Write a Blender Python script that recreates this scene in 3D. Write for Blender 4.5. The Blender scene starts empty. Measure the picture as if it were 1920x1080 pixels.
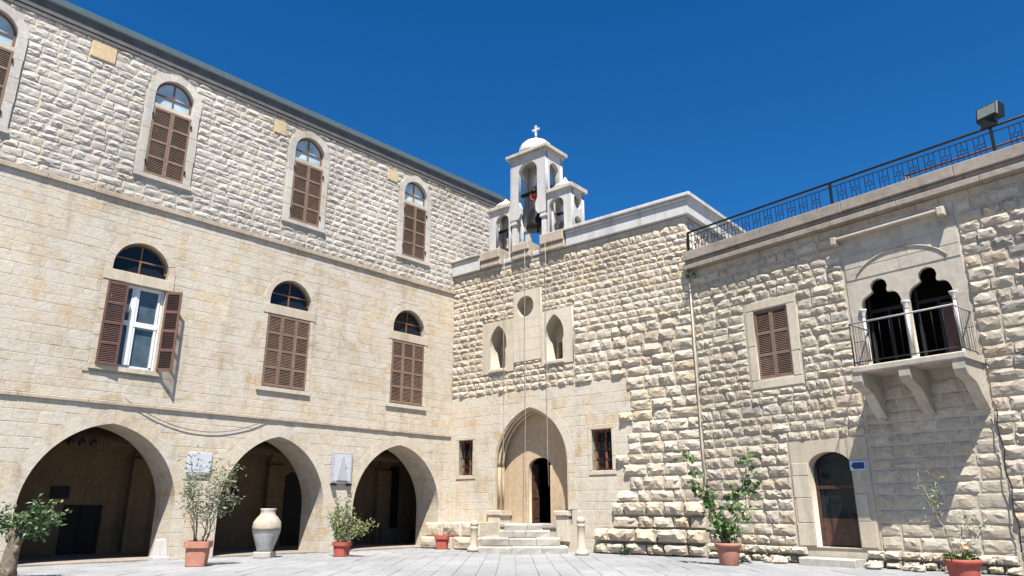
import bpy, math, random
import numpy as np
from mathutils import Vector, Matrix
random.seed(7); RNG = np.random.default_rng(7)
R = math.radians
scene = bpy.context.scene
COL = scene.collection

# ---------------------------------------------------------------- camera, sky, sun, exposure
CAM = Vector((0.0, 0.0, 1.25)); PITCH = 17.03
cam = bpy.data.cameras.new("camera"); cam_o = bpy.data.objects.new("camera", cam); COL.objects.link(cam_o)
cam_o.location = CAM; cam_o.rotation_euler = (R(90 + PITCH), 0, 0)
cam.sensor_width = 36.0; cam.lens = 36.0 * 1361 / 1920; cam.clip_end = 2000
scene.camera = cam_o
SUN_AZ, SUN_EL = 177.0, 62.0                  # compass bearing of the sun (0 = +Y, clockwise) and height
world = bpy.data.worlds.new("World"); scene.world = world; world.use_nodes = True
wn = world.node_tree.nodes; wl = world.node_tree.links; wn.clear()
sky = wn.new('ShaderNodeTexSky'); sky.sky_type = 'NISHITA'; sky.sun_disc = False
sky.sun_elevation = R(SUN_EL); sky.sun_rotation = R(SUN_AZ); sky.altitude = 1500; sky.air_density = 0.9; sky.dust_density = 0.0; sky.ozone_density = 5.0
hs = wn.new('ShaderNodeHueSaturation'); hs.inputs['Saturation'].default_value = 1.30; hs.inputs['Hue'].default_value = 0.501
bg = wn.new('ShaderNodeBackground'); bg.inputs['Strength'].default_value = 0.064
wo = wn.new('ShaderNodeOutputWorld')
wl.new(sky.outputs[0], hs.inputs['Color']); wl.new(hs.outputs[0], bg.inputs['Color']); wl.new(bg.outputs[0], wo.inputs['Surface'])
sun = bpy.data.lights.new("sun", 'SUN'); sun.energy = 5.0; sun.angle = R(0.55); sun.color = (1.0, 0.965, 0.90)
sun_o = bpy.data.objects.new("sun", sun); COL.objects.link(sun_o)
_t = Vector((-math.sin(R(SUN_AZ)) * math.cos(R(SUN_EL)), -math.cos(R(SUN_AZ)) * math.cos(R(SUN_EL)), -math.sin(R(SUN_EL))))
sun_o.rotation_euler = _t.to_track_quat('-Z', 'Y').to_euler(); sun_o.location = (0, -20, 40)
vs = scene.view_settings; vs.view_transform = 'Standard'; vs.look = 'None'; vs.gamma = 1.0; vs.exposure = 1.3; vs.use_curve_mapping = False
scene.render.resolution_x = 1024; scene.render.resolution_y = 576

# ---------------------------------------------------------------- materials
def srgb(r, g, b):
    f = lambda c: (c / 255 / 12.92) if c / 255 <= 0.04045 else ((c / 255 + 0.055) / 1.055) ** 2.4
    return (f(r), f(g), f(b), 1)
def newmat(name):
    m = bpy.data.materials.new(name); m.use_nodes = True
    nt = m.node_tree; return m, nt, nt.nodes['Principled BSDF']
def stone_mat(name, cols, bump=0.35, streak=0.22, scale=9.0, dist=0.02, stain=0.25, stain_col=(0.30, 0.22, 0.13, 1), fine=0.16, rough=0.92, tintscale=0.35, pos=None, chip=0.0, smear=0.0, tint=(.775, .752, .712)):
    """Stone whose tone changes from piece to piece (object and island random), with grain, stains and fine relief."""
    m, nt, b = newmat(name); N = nt.nodes; L = nt.links
    oi = N.new('ShaderNodeObjectInfo'); ge = N.new('ShaderNodeNewGeometry')
    ad = N.new('ShaderNodeMath'); ad.operation = 'ADD'; L.new(oi.outputs['Random'], ad.inputs[0]); L.new(ge.outputs['Random Per Island'], ad.inputs[1])
    fr = N.new('ShaderNodeMath'); fr.operation = 'FRACT'; L.new(ad.outputs[0], fr.inputs[0])
    ra = N.new('ShaderNodeValToRGB'); L.new(fr.outputs[0], ra.inputs[0])
    e = ra.color_ramp.elements
    stain_col = tuple(stain_col[k]*tint[k]/.92 for k in range(3)) + (1,)
    cols = [(q[0]*tint[0], q[1]*tint[1], q[2]*tint[2], 1) for q in cols]
    n = len(cols)
    e[0].position = 0; e[0].color = cols[0]; e[1].position = 1; e[1].color = cols[-1]
    for i in range(1, n - 1):
        x = e.new((pos[i] if pos else i / (n - 1))); x.color = cols[i]
    n1 = N.new('ShaderNodeTexNoise'); n1.inputs['Scale'].default_value = scale; n1.inputs['Detail'].default_value = 8; n1.inputs['Roughness'].default_value = 0.65
    L.new(ge.outputs['Position'], n1.inputs['Vector'])
    n2 = N.new('ShaderNodeTexNoise'); n2.inputs['Scale'].default_value = tintscale; n2.inputs['Detail'].default_value = 5
    L.new(ge.outputs['Position'], n2.inputs['Vector'])
    n3 = N.new('ShaderNodeTexNoise'); n3.inputs['Scale'].default_value = scale * 0.22; n3.inputs['Detail'].default_value = 6; n3.inputs['Roughness'].default_value = 0.7
    L.new(ge.outputs['Position'], n3.inputs['Vector'])
    # large slow drift of tone
    mr = N.new('ShaderNodeMapRange'); mr.inputs[1].default_value = 0.3; mr.inputs[2].default_value = 0.7; mr.inputs[3].default_value = 0.84; mr.inputs[4].default_value = 1.12
    L.new(n2.outputs[0], mr.inputs[0])
    # grain
    mg = N.new('ShaderNodeMapRange'); mg.inputs[1].default_value = 0.25; mg.inputs[2].default_value = 0.75; mg.inputs[3].default_value = 1 - fine * 1.3; mg.inputs[4].default_value = 1 + fine
    L.new(n1.outputs[0], mg.inputs[0])
    mm = N.new('ShaderNodeMath'); mm.operation = 'MULTIPLY'; L.new(mr.outputs[0], mm.inputs[0]); L.new(mg.outputs[0], mm.inputs[1])
    mp = N.new('ShaderNodeMapping'); mp.inputs['Scale'].default_value = (2.6, 2.6, .22); L.new(ge.outputs['Position'], mp.inputs['Vector'])
    nk = N.new('ShaderNodeTexNoise'); nk.inputs['Scale'].default_value = 1.0; nk.inputs['Detail'].default_value = 6; nk.inputs['Roughness'].default_value = .65; L.new(mp.outputs[0], nk.inputs['Vector'])
    mk = N.new('ShaderNodeMapRange'); mk.inputs[1].default_value = .50; mk.inputs[2].default_value = .72; mk.inputs[3].default_value = 1.0; mk.inputs[4].default_value = 1 - streak
    L.new(nk.outputs[0], mk.inputs[0]); m8 = N.new('ShaderNodeMath'); m8.operation = 'MULTIPLY'; L.new(mm.outputs[0], m8.inputs[0]); L.new(mk.outputs[0], m8.inputs[1]); mm = m8
    vm = N.new('ShaderNodeVectorMath'); vm.operation = 'SCALE'; L.new(ra.outputs[0], vm.inputs[0]); L.new(mm.outputs[0], vm.inputs['Scale'])
    # stains
    ms = N.new('ShaderNodeMapRange'); ms.inputs[1].default_value = 0.53; ms.inputs[2].default_value = 0.66; ms.inputs[3].default_value = 0; ms.inputs[4].default_value = stain
    L.new(n3.outputs[0], ms.inputs[0])
    mx = N.new('ShaderNodeMix'); mx.data_type = 'RGBA'; L.new(ms.outputs[0], mx.inputs['Factor']); L.new(vm.outputs[0], mx.inputs['A']); mx.inputs['B'].default_value = stain_col
    last = mx.outputs['Result']
    if smear > 0:                                    # lime wash and pointing smeared over stones and joints alike
        n6 = N.new('ShaderNodeTexNoise'); n6.inputs['Scale'].default_value = 1.7; n6.inputs['Detail'].default_value = 7; n6.inputs['Roughness'].default_value = 0.72; n6.inputs['Distortion'].default_value = 0.6
        L.new(ge.outputs['Position'], n6.inputs['Vector'])
        m6 = N.new('ShaderNodeMapRange'); m6.inputs[1].default_value = 0.44; m6.inputs[2].default_value = 0.60; m6.inputs[3].default_value = 0; m6.inputs[4].default_value = smear
        L.new(n6.outputs[0], m6.inputs[0]); x6 = N.new('ShaderNodeMix'); x6.data_type = 'RGBA'; L.new(m6.outputs[0], x6.inputs['Factor']); L.new(last, x6.inputs['A']); x6.inputs['B'].default_value = (.60*tint[0], .555*tint[1], .49*tint[2], 1)
        last = x6.outputs['Result']
    L.new(last, b.inputs['Base Color'])
    b.inputs['Roughness'].default_value = rough; b.inputs['Specular IOR Level'].default_value = 0.2
    if bump > 0:
        bp = N.new('ShaderNodeBump'); bp.inputs['Strength'].default_value = bump; bp.inputs['Distance'].default_value = dist
        n4 = N.new('ShaderNodeTexNoise'); n4.inputs['Scale'].default_value = scale * 1.6; n4.inputs['Detail'].default_value = 9; n4.inputs['Roughness'].default_value = 0.7
        L.new(ge.outputs['Position'], n4.inputs['Vector']); 
        hgt = n4.outputs[0]
        if chip > 0:                                 # broken, chipped rock face
            n5 = N.new('ShaderNodeTexVoronoi'); n5.feature = 'F1'; n5.inputs['Scale'].default_value = scale*.85; n5.inputs['Randomness'].default_value = 1
            dn = N.new('ShaderNodeTexNoise'); dn.inputs['Scale'].default_value = scale*.6; dn.inputs['Detail'].default_value = 4; L.new(ge.outputs['Position'], dn.inputs['Vector'])
            sv = N.new('ShaderNodeVectorMath'); sv.operation = 'SCALE'; sv.inputs['Scale'].default_value = .35; L.new(dn.outputs['Color'], sv.inputs[0])
            av = N.new('ShaderNodeVectorMath'); av.operation = 'ADD'; L.new(ge.outputs['Position'], av.inputs[0]); L.new(sv.outputs[0], av.inputs[1]); L.new(av.outputs[0], n5.inputs['Vector'])
            ml_ = N.new('ShaderNodeMath'); ml_.operation = 'MULTIPLY'; ml_.inputs[1].default_value = chip; L.new(n5.outputs['Distance'], ml_.inputs[0])
            sb = N.new('ShaderNodeMath'); sb.operation = 'SUBTRACT'; L.new(n4.outputs[0], sb.inputs[0]); L.new(ml_.outputs[0], sb.inputs[1]); hgt = sb.outputs[0]
        L.new(hgt, bp.inputs['Height']); L.new(bp.outputs[0], b.inputs['Normal'])
    return m
def plain_mat(name, col, rough=0.6, metal=0.0, noise=0.12, scale=14, bump=0.0, spec=0.35):
    m, nt, b = newmat(name); N = nt.nodes; L = nt.links
    ge = N.new('ShaderNodeNewGeometry'); n1 = N.new('ShaderNodeTexNoise'); n1.inputs['Scale'].default_value = scale; n1.inputs['Detail'].default_value = 6
    L.new(ge.outputs['Position'], n1.inputs['Vector'])
    mg = N.new('ShaderNodeMapRange'); mg.inputs[1].default_value = 0.3; mg.inputs[2].default_value = 0.7; mg.inputs[3].default_value = 1 - noise; mg.inputs[4].default_value = 1 + noise
    L.new(n1.outputs[0], mg.inputs[0])
    oi = N.new('ShaderNodeObjectInfo'); mo = N.new('ShaderNodeMapRange'); mo.inputs[3].default_value = 1 - noise*.9; mo.inputs[4].default_value = 1 + noise*.9; L.new(oi.outputs['Random'], mo.inputs[0])
    mu = N.new('ShaderNodeMath'); mu.operation = 'MULTIPLY'; L.new(mg.outputs[0], mu.inputs[0]); L.new(mo.outputs[0], mu.inputs[1])
    vm = N.new('ShaderNodeVectorMath'); vm.operation = 'SCALE'; vm.inputs[0].default_value = col[:3]; L.new(mu.outputs[0], vm.inputs['Scale'])
    L.new(vm.outputs[0], b.inputs['Base Color']); b.inputs['Roughness'].default_value = rough; b.inputs['Metallic'].default_value = metal; b.inputs['Specular IOR Level'].default_value = spec
    if bump:
        bp = N.new('ShaderNodeBump'); bp.inputs['Strength'].default_value = bump; bp.inputs['Distance'].default_value = 0.01
        L.new(n1.outputs[0], bp.inputs['Height']); L.new(bp.outputs[0], b.inputs['Normal'])
    return m
def leaf_mat(name, c1, c2, c3, trans=0.25):
    m, nt, b = newmat(name); N = nt.nodes; L = nt.links
    ge = N.new('ShaderNodeNewGeometry'); ra = N.new('ShaderNodeValToRGB'); L.new(ge.outputs['Random Per Island'], ra.inputs[0])
    e = ra.color_ramp.elements; e[0].color = c1; e[1].color = (.22, .16, .07, 1); x = e.new(0.5); x.color = c2; x = e.new(.90); x.color = c3; x = e.new(.95); x.color = c3
    L.new(ra.outputs[0], b.inputs['Base Color']); b.inputs['Roughness'].default_value = 0.5
    tr = N.new('ShaderNodeBsdfTranslucent'); L.new(ra.outputs[0], tr.inputs['Color'])
    mx = N.new('ShaderNodeMixShader'); mx.inputs[0].default_value = trans
    out = [n for n in N if n.type == 'OUTPUT_MATERIAL'][0]
    L.new(b.outputs[0], mx.inputs[1]); L.new(tr.outputs[0], mx.inputs[2]); L.new(mx.outputs[0], out.inputs['Surface'])
    return m
c = lambda r, g, b: (r, g, b, 1)
M = {}
M['upper'] = stone_mat('rock_faced_grey_limestone', [c(.53,.485,.435), c(.58,.54,.49), c(.50,.455,.405), c(.60,.565,.515), c(.55,.50,.435), c(.62,.585,.53), c(.56,.485,.39)], bump=.6, scale=12, dist=.012, tint=(.775,.765,.75), stain=.18)
M['ashlar'] = stone_mat('cream_ashlar_limestone', [c(.595,.515,.405), c(.62,.55,.45), c(.58,.49,.375), c(.625,.565,.475), c(.59,.51,.41), c(.61,.53,.42), c(.555,.43,.285), c(.61,.54,.445), c(.59,.53,.455), c(.56,.46,.33), c(.62,.56,.47)], bump=.6, scale=6, dist=.025, smear=.9, stain=.62, stain_col=(.56,.42,.27,1), fine=.2, tint=(.75, .735, .705))
M['church'] = stone_mat('rock_faced_cream_limestone', [c(.55,.465,.355), c(.60,.52,.41), c(.51,.425,.32), c(.58,.51,.42), c(.53,.42,.285), c(.61,.54,.435), c(.50,.43,.34), c(.57,.48,.36)], bump=.6, scale=12, dist=.016, stain=.25, stain_col=(.42,.31,.19,1), tint=(.79, .785, .785))
M['wing'] = stone_mat('rock_faced_weathered_limestone', [c(.50,.435,.355), c(.56,.50,.415), c(.46,.40,.33), c(.54,.47,.375), c(.58,.525,.445), c(.48,.435,.38), c(.53,.44,.33)], bump=.6, scale=12, dist=.016, stain=.28, stain_col=(.30,.25,.19,1))
M['wing_grey'] = stone_mat('rock_faced_dark_grey_limestone', [c(.40,.37,.33), c(.46,.42,.37), c(.33,.31,.29), c(.43,.38,.32), c(.28,.27,.26)], bump=.6, scale=12, dist=.016, stain=.4, stain_col=(.16,.15,.14,1))
M['mortar'] = stone_mat('lime_mortar', [c(.60,.53,.43), c(.60,.53,.43)], bump=.6, scale=16, stain=.15, smear=.6, tint=(.735, .715, .675))
M['mortar_up'] = stone_mat('grey_lime_mortar', [c(.54,.50,.45), c(.54,.50,.45)], bump=.4, scale=20, stain=.15)
M['dressed'] = stone_mat('dressed_limestone', [c(.56,.50,.41), c(.60,.545,.46), c(.54,.475,.38), c(.58,.52,.43)], bump=.25, scale=10, stain=.18, fine=.10)
M['dressed_grey'] = stone_mat('dressed_grey_limestone', [c(.50,.45,.385), c(.53,.485,.425), c(.46,.415,.36)], bump=.45, scale=5, stain=.55, stain_col=(.28,.24,.20,1), fine=.14)
M['white_stone'] = stone_mat('whitewashed_stone', [c(.56,.535,.50), c(.60,.575,.54), c(.53,.505,.47)], bump=.5, scale=5, stain=.55, stain_col=(.45,.43,.40,1), fine=.08, tint=(.76, .765, .775), streak=.35)
M['coping_brown'] = stone_mat('weathered_brown_coping', [c(.47,.40,.33), c(.53,.46,.39), c(.49,.42,.35)], bump=.5, scale=7, stain=.35, stain_col=(.25,.20,.16,1))
M['ledge'] = stone_mat('weathered_ledge_concrete', [c(.33,.285,.25), c(.36,.315,.275), c(.30,.26,.23)], bump=.4, scale=5, stain=.55, stain_col=(.20,.17,.15,1), fine=.2)
M['arcade'] = stone_mat('shade_darkened_arcade_stone', [c(.24,.17,.105), c(.27,.19,.12), c(.22,.155,.10)], bump=.4, scale=5, stain=.4, stain_col=(.12,.09,.06,1))  # deep shade of the arcade is put into this darkened stone colour
M['soffit'] = stone_mat('arch_voussoir_stone', [c(.585,.49,.37), c(.61,.525,.41), c(.55,.44,.31), c(.58,.50,.39)], bump=.4, scale=8, stain=.2)
M['niche'] = stone_mat('warm_tan_porch_stone', [c(.56,.44,.31), c(.60,.48,.35), c(.53,.40,.27), c(.58,.47,.35)], bump=.4, scale=7, stain=.3, stain_col=(.42,.29,.17,1))
M['string'] = stone_mat('string_course_stone', [c(.46,.39,.31), c(.50,.43,.35)], bump=.4, scale=6, stain=.5, stain_col=(.22,.18,.14,1))
M['tan_patch'] = stone_mat('tan_replacement_stone', [c(.62,.48,.30), c(.64,.51,.34)], bump=.3, scale=7, stain=.1)
M['paving'] = stone_mat('pale_grey_paving', [c(.28,.28,.285), c(.305,.305,.31), c(.265,.265,.27), c(.295,.295,.295), c(.32,.32,.325), c(.285,.285,.29)], bump=.3, scale=4, stain=.45, stain_col=(.24,.23,.22,1), fine=.12, tint=(.76, .765, .775), streak=0)
M['ground'] = stone_mat('paving_joint_ground', [c(.25,.245,.24), c(.25,.245,.24)], bump=.2, scale=4, stain=.2, tint=(.76, .765, .775))
M['step'] = stone_mat('worn_step_stone', [c(.50,.47,.42), c(.54,.51,.46), c(.47,.44,.39)], bump=.35, scale=6, stain=.45, stain_col=(.28,.25,.21,1), tint=(.64, .635, .62))
M['fascia'] = plain_mat('dark_grey_fascia', c(.085,.08,.08), .7, noise=.25, scale=3)
M['gutter'] = plain_mat('grey_green_gutter_metal', c(.20,.26,.265), .5, metal=.1, noise=.1)
M['roof'] = plain_mat('roof_screed', c(.30,.29,.28), .9)
M['shutter'] = plain_mat('brown_shutter_frame', c(.180,.115,.080), .6, noise=.15, scale=6)
M['slat'] = plain_mat('brown_shutter_slats', c(.122,.078,.055), .65, noise=.2, scale=5)
M['shutter_dark'] = plain_mat('oxblood_shutter_frame', c(.105,.050,.035), .6, noise=.15, scale=6)
M['slat_dark'] = plain_mat('oxblood_shutter_slats', c(.055,.024,.018), .65, noise=.2, scale=5)
M['glass_dark'] = plain_mat('dark_window_glass', c(.010,.014,.018), .08, noise=.1, spec=.25)
M['glass_blue'] = plain_mat('slate_blue_window_glass', c(.045,.065,.080), .1, noise=.3, scale=3, spec=.4)
M['glass_pale'] = plain_mat('sky_painted_window_glass', c(.36,.46,.50), .08, noise=.25, scale=2.2, spec=.8)  # pale blind and sky reflection painted into the pane colour
M['frame_white'] = plain_mat('white_window_paint', c(.60,.60,.59), .45, noise=.05)
M['frame_brown'] = plain_mat('brown_window_paint', c(.16,.085,.05), .5)
M['blind'] = plain_mat('white_blind', c(.75,.75,.74), .8, noise=.05)
M['iron'] = plain_mat('black_iron', c(.014,.015,.017), .45, metal=.3)
M['iron_blue'] = plain_mat('blue_black_iron', c(.012,.028,.055), .4, metal=.3)
M['rust'] = plain_mat('rust_red_pipe', c(.11,.055,.045), .7, noise=.3)
M['door_wood'] = plain_mat('dark_brown_door_wood', c(.060,.030,.021), .5, noise=.3, scale=8)
M['wood_red'] = plain_mat('red_brown_wood', c(.17,.055,.025), .5, noise=.3, scale=8)
M['black_wood'] = plain_mat('blackened_door', c(.010,.010,.012), .7, noise=.2)
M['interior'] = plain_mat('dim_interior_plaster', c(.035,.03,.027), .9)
M['bronze'] = plain_mat('dark_bronze', c(.035,.03,.026), .45, metal=.6, noise=.2)
M['red_paint'] = plain_mat('red_painted_iron', c(.28,.03,.025), .5)
M['terracotta'] = plain_mat('terracotta', c(.37,.165,.115), .8, noise=.14, scale=7, bump=.15)
M['terracotta_red'] = plain_mat('red_terracotta', c(.33,.075,.05), .7, noise=.14, scale=7, bump=.1)
M['soil'] = plain_mat('potting_soil', c(.05,.035,.025), .95, noise=.4, scale=40)
M['bark'] = stone_mat('pale_gnarled_bark', [c(.22,.17,.12), c(.24,.19,.14)], bump=.9, scale=12, dist=.05, stain=.7, stain_col=(.08,.055,.035,1), fine=.4, tint=(.76, .765, .775))
M['stem'] = plain_mat('grey_brown_stem', c(.20,.16,.11), .85, noise=.3)
M['stem_green'] = plain_mat('grey_green_stem', c(.20,.22,.13), .8, noise=.3)
M['leaf_dark'] = leaf_mat('deep_green_leaves', c(.025,.065,.018), c(.055,.115,.035), c(.11,.17,.06))
M['leaf_grey'] = leaf_mat('grey_green_leaves', c(.09,.115,.065), c(.17,.20,.12), c(.26,.29,.19))
M['leaf_yellow'] = leaf_mat('yellow_green_leaves', c(.10,.13,.045), c(.19,.21,.085), c(.28,.29,.13))
M['leaf_fresh'] = leaf_mat('fresh_green_leaves', c(.030,.075,.018), c(.070,.135,.035), c(.15,.20,.07))
M['petal'] = plain_mat('peach_petals', c(.70,.32,.18), .6)
M['urn'] = stone_mat('weathered_clay_jar', [c(.46,.39,.30), c(.46,.39,.30)], bump=.6, scale=6, stain=.9, stain_col=(.46,.45,.42,1), fine=.25, tint=(.76, .765, .775))
M['urn_grey'] = stone_mat('lime_crusted_clay', [c(.50,.49,.47), c(.50,.49,.47)], bump=.6, scale=6, stain=.6, stain_col=(.40,.34,.27,1), fine=.25, tint=(.78, .78, .78))
M['plaque'] = plain_mat('white_marble_plaque', c(.42,.435,.475), .5, noise=.10)
M['relief'] = plain_mat('grey_relief', c(.36,.36,.38), .6, noise=.1)
M['plaque_frame'] = plain_mat('grey_plaque_frame', c(.30,.29,.30), .5)
M['blue'] = plain_mat('blue_sign_enamel', c(.006,.03,.13), .35)
M['sign_pale'] = plain_mat('pale_sign_enamel', c(.30,.42,.55), .4)
M['cable'] = plain_mat('grey_cable', c(.10,.085,.07), .8)
M['rope'] = plain_mat('pale_rope', c(.30,.26,.21), .9)
M['moss'] = leaf_mat('moss_green', c(.02,.05,.02), c(.03,.07,.03), c(.05,.09,.04))
M['lamp_glass'] = plain_mat('floodlight_glass', c(.13,.14,.12), .15, spec=.6)

# ---------------------------------------------------------------- mesh helpers
def link(name, me, mat, parent):
    o = bpy.data.objects.new(name, me); COL.objects.link(o)
    if mat is not None and len(me.materials) == 0: me.materials.append(mat)
    if parent is not None: o.parent = parent
    return o
class MB:
    def __init__(s): s.v = []; s.f = []; s.sm = []
    def add(s, vs, fs, smooth=False):
        b = len(s.v); s.v += [tuple(p) for p in vs]; s.f += [tuple(i + b for i in f) for f in fs]; s.sm += [smooth] * len(fs); return s
    def box(s, x0, x1, y0, y1, z0, z1):
        x0, x1 = min(x0, x1), max(x0, x1); y0, y1 = min(y0, y1), max(y0, y1); z0, z1 = min(z0, z1), max(z0, z1)
        return s.add([(x0,y0,z0),(x1,y0,z0),(x1,y1,z0),(x0,y1,z0),(x0,y0,z1),(x1,y0,z1),(x1,y1,z1),(x0,y1,z1)],
                     [(0,3,2,1),(4,5,6,7),(0,1,5,4),(1,2,6,5),(2,3,7,6),(3,0,4,7)])
    def cbox(s, x0, x1, y0, y1, z0, z1, b=0.015):
        """box with its front (-y) and top edges eased"""
        ring = lambda y, d: [(x0+d,y,z0+d),(x1-d,y,z0+d),(x1-d,y,z1-d),(x0+d,y,z1-d)]
        vs = ring(y0, b) + ring(y0 + b, 0) + ring(y1, 0)
        fs = [(0,1,2,3)] + [(i, 4+i, 4+(i+1)%4, (i+1)%4) for i in range(4)] + [(4+i, 8+i, 8+(i+1)%4, 4+(i+1)%4) for i in range(4)] + [(11,10,9,8)]
        return s.add(vs, fs)
    def prism(s, poly, y0, y1):
        """poly in (x,z), counter-clockwise seen from -y; extruded from y0 (front) to y1"""
        n = len(poly); vs = [(p[0], y0, p[1]) for p in poly] + [(p[0], y1, p[1]) for p in poly]
        fs = [tuple(range(n)), tuple(range(2*n-1, n-1, -1))] + [(i, n+i, n+(i+1)%n, (i+1)%n) for i in range(n)]
        return s.add(vs, fs)
    def tube(s, pts, r, n=8, smooth=True, caps=True):
        pts = [Vector(p) for p in pts]; rs = r if isinstance(r, (list, tuple)) else [r] * len(pts)
        vs = []; up = Vector((0.13, 0.27, 0.95))
        for i, p in enumerate(pts):
            d = (pts[min(i+1, len(pts)-1)] - pts[max(i-1, 0)]).normalized()
            a = d.cross(up)
            if a.length < 0.1: a = d.cross(Vector((1, 0, 0)))
            a.normalize(); b = d.cross(a)
            for k in range(n):
                t = 2*math.pi*k/n; vs.append(p + (a*math.cos(t) + b*math.sin(t)) * rs[i])
        fs = [(i*n+k, i*n+(k+1)%n, (i+1)*n+(k+1)%n, (i+1)*n+k) for i in range(len(pts)-1) for k in range(n)]
        s.add(vs, fs, smooth)
        if caps:
            b = len(s.v) - len(vs); s.f += [tuple(b+k for k in range(n))[::-1], tuple(b+(len(pts)-1)*n+k for k in range(n))]; s.sm += [False, False]
        return s
    def lathe(s, prof, cx=0, cy=0, n=24, smooth=True, sq=None):
        vs = []
        for r, z in prof:
            for k in range(n):
                t = 2*math.pi*k/n; x, y = math.cos(t), math.sin(t)
                if sq:
                    q = (abs(x)**sq + abs(y)**sq) ** (-1/sq); x *= q; y *= q
                vs.append((cx + r*x, cy + r*y, z))
        fs = [(i*n+k, i*n+(k+1)%n, (i+1)*n+(k+1)%n, (i+1)*n+k) for i in range(len(prof)-1) for k in range(n)]
        fs2 = [tuple(range(n))[::-1], tuple((len(prof)-1)*n+k for k in range(n))]
        s.add(vs, fs, smooth); b = len(s.v) - len(vs)
        s.f += [tuple(i+b for i in f) for f in fs2]; s.sm += [False, False]
        return s
    def mesh(s, name):
        me = bpy.data.meshes.new(name); me.from_pydata(s.v, [], s.f)
        me.polygons.foreach_set('use_smooth', s.sm); me.update(); return me
    def build(s, name, mat, parent=None): return link(name, s.mesh(name), mat, parent)
def thing(name, label, cat, loc=(0,0,0), rz=0, group=None):
    o = bpy.data.objects.new(name, None); COL.objects.link(o); o.empty_display_size = .2
    o.location = loc; o.rotation_euler = (0, 0, rz); o['label'] = label; o['category'] = cat
    if group: o['group'] = group
    return o
def tag(o, label, cat, group=None):
    o['label'] = label; o['category'] = cat
    if group: o['group'] = group
    return o
def plate(name, outer, holes, y0, y1, mat, parent=None):
    """flat slab in the x-z plane with openings, from y0 (front) to y1 (back)"""
    cu = bpy.data.curves.new(name, 'CURVE'); cu.dimensions = '2D'; cu.fill_mode = 'BOTH'; cu.extrude = (y1 - y0) / 2
    for poly in [outer] + list(holes):
        sp = cu.splines.new('POLY'); sp.points.add(len(poly) - 1); sp.use_cyclic_u = True
        for i, p in enumerate(poly): sp.points[i].co = (p[0], p[1], 0, 1)
    t = bpy.data.objects.new('tmp', cu); COL.objects.link(t)
    bpy.context.view_layer.update()
    me = bpy.data.meshes.new_from_object(t.evaluated_get(bpy.context.evaluated_depsgraph_get()))
    bpy.data.objects.remove(t); bpy.data.curves.remove(cu)
    yc = (y0 + y1) / 2
    for v in me.vertices:
        x, y, z = v.co; v.co = (x, yc - z, y)
    me.name = name; me.materials.clear(); me.update()
    return link(name, me, mat, parent)
def rect(x0, x1, z0, z1): return [(x0, z0), (x1, z0), (x1, z1), (x0, z1)]
def pointed(xc, a, spring, rise, n=10, off=0.0):
    """intrados of a two-centred arch, left spring to right spring; off widens it"""
    Rr = (a*a + rise*rise) / (2*a); am = math.atan2(rise, Rr - a) if rise > a else math.pi/2
    if rise <= a + 1e-6:
        return [(xc - (a+off)*math.cos(math.pi*i/(2*n)), spring + (rise+off)*math.sin(math.pi*i/(2*n))) for i in range(2*n+1)]
    L = [(xc + (Rr - a) - (Rr+off)*math.cos(am*i/n), spring + (Rr+off)*math.sin(am*i/n)) for i in range(n+1)]
    L[-1] = (xc, L[-1][1] + off*0.25 if off else spring + rise)
    return L + [(2*xc - p[0], p[1]) for p in L[-2::-1]]
def arch_hole(xc, a, z0, spring, rise, off=0.0):
    return [(xc + a + off, z0 - 0), (xc + a + off, spring)][:1] + pointed(xc, a, spring, rise, off=off)[::-1] + [(xc - a - off, z0)]

# ---------------------------------------------------------------- masonry
def rock_variant():
    """quarry-faced block: pitched margins, broken uneven face"""
    nx, nz = 7, 5
    xs = np.concatenate([[0, .05], np.linspace(.05, .95, nx - 1)[1:-1], [.95, 1.0]]); zs = np.concatenate([[0, .10], np.linspace(.10, .90, nz - 1)[1:-1], [.90, 1.0]])
    tilt = RNG.normal(0, .28, 2); V = []
    kx = RNG.uniform(.2, .8); kz = RNG.uniform(.35, .85)                     # the proudest spot of the face
    for j in range(nz + 1):
        for i in range(nx + 1):
            edge = i in (0, nx) or j in (0, nz); ring = (i in (1, nx-1) or j in (1, nz-1)) and not edge
            x = xs[i]; z = zs[j]
            if edge: h = -.4; x += RNG.normal(0, .010); z += RNG.normal(0, .012)
            else:
                if not ring: x += RNG.uniform(-.06, .06); z += RNG.uniform(-.07, .07)
                else: x += RNG.uniform(-.018, .018); z += RNG.uniform(-.035, .035)
                h = (.40 + RNG.uniform(-.14, .22)) if ring else .95 - .55*((x-kx)**2 + .6*(z-kz)**2)**.5 + RNG.normal(0, .15)
                h += tilt[0]*(x-.5) + tilt[1]*(z-.5)*.7
            V.append((x, -h, z))
    F = []
    for j in range(nz):
        for i in range(nx):
            a, b, c_, d = j*(nx+1)+i, j*(nx+1)+i+1, (j+1)*(nx+1)+i+1, (j+1)*(nx+1)+i
            F += [(a, b, c_), (a, c_, d)] if RNG.random() < .5 else [(a, b, d), (b, c_, d)]
    return np.array(V), F
def ashlar_variant():
    t = RNG.normal(0, .10, 4); b = .5
    e = RNG.uniform(.02, .05, 8)
    V = [(0,.6,0),(1,.6,0),(1,.6,1),(0,.6,1), (.004,-.55,.01),(.996,-.55,.01),(.996,-.55,.99),(.004,-.55,.99),
         (e[0],-1+t[0],e[1]*1.6),(1-e[2],-1+t[1],e[3]*1.6),(1-e[4],-1+t[2],1-e[5]*1.6),(e[6],-1+t[3],1-e[7]*1.6)]
    F = [(0,1,5,4),(1,2,6,5),(2,3,7,6),(3,0,4,7),(4,5,9,8),(5,6,10,9),(6,7,11,10),(7,4,8,11),(8,9,10,11)]
    return np.array(V), F
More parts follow.
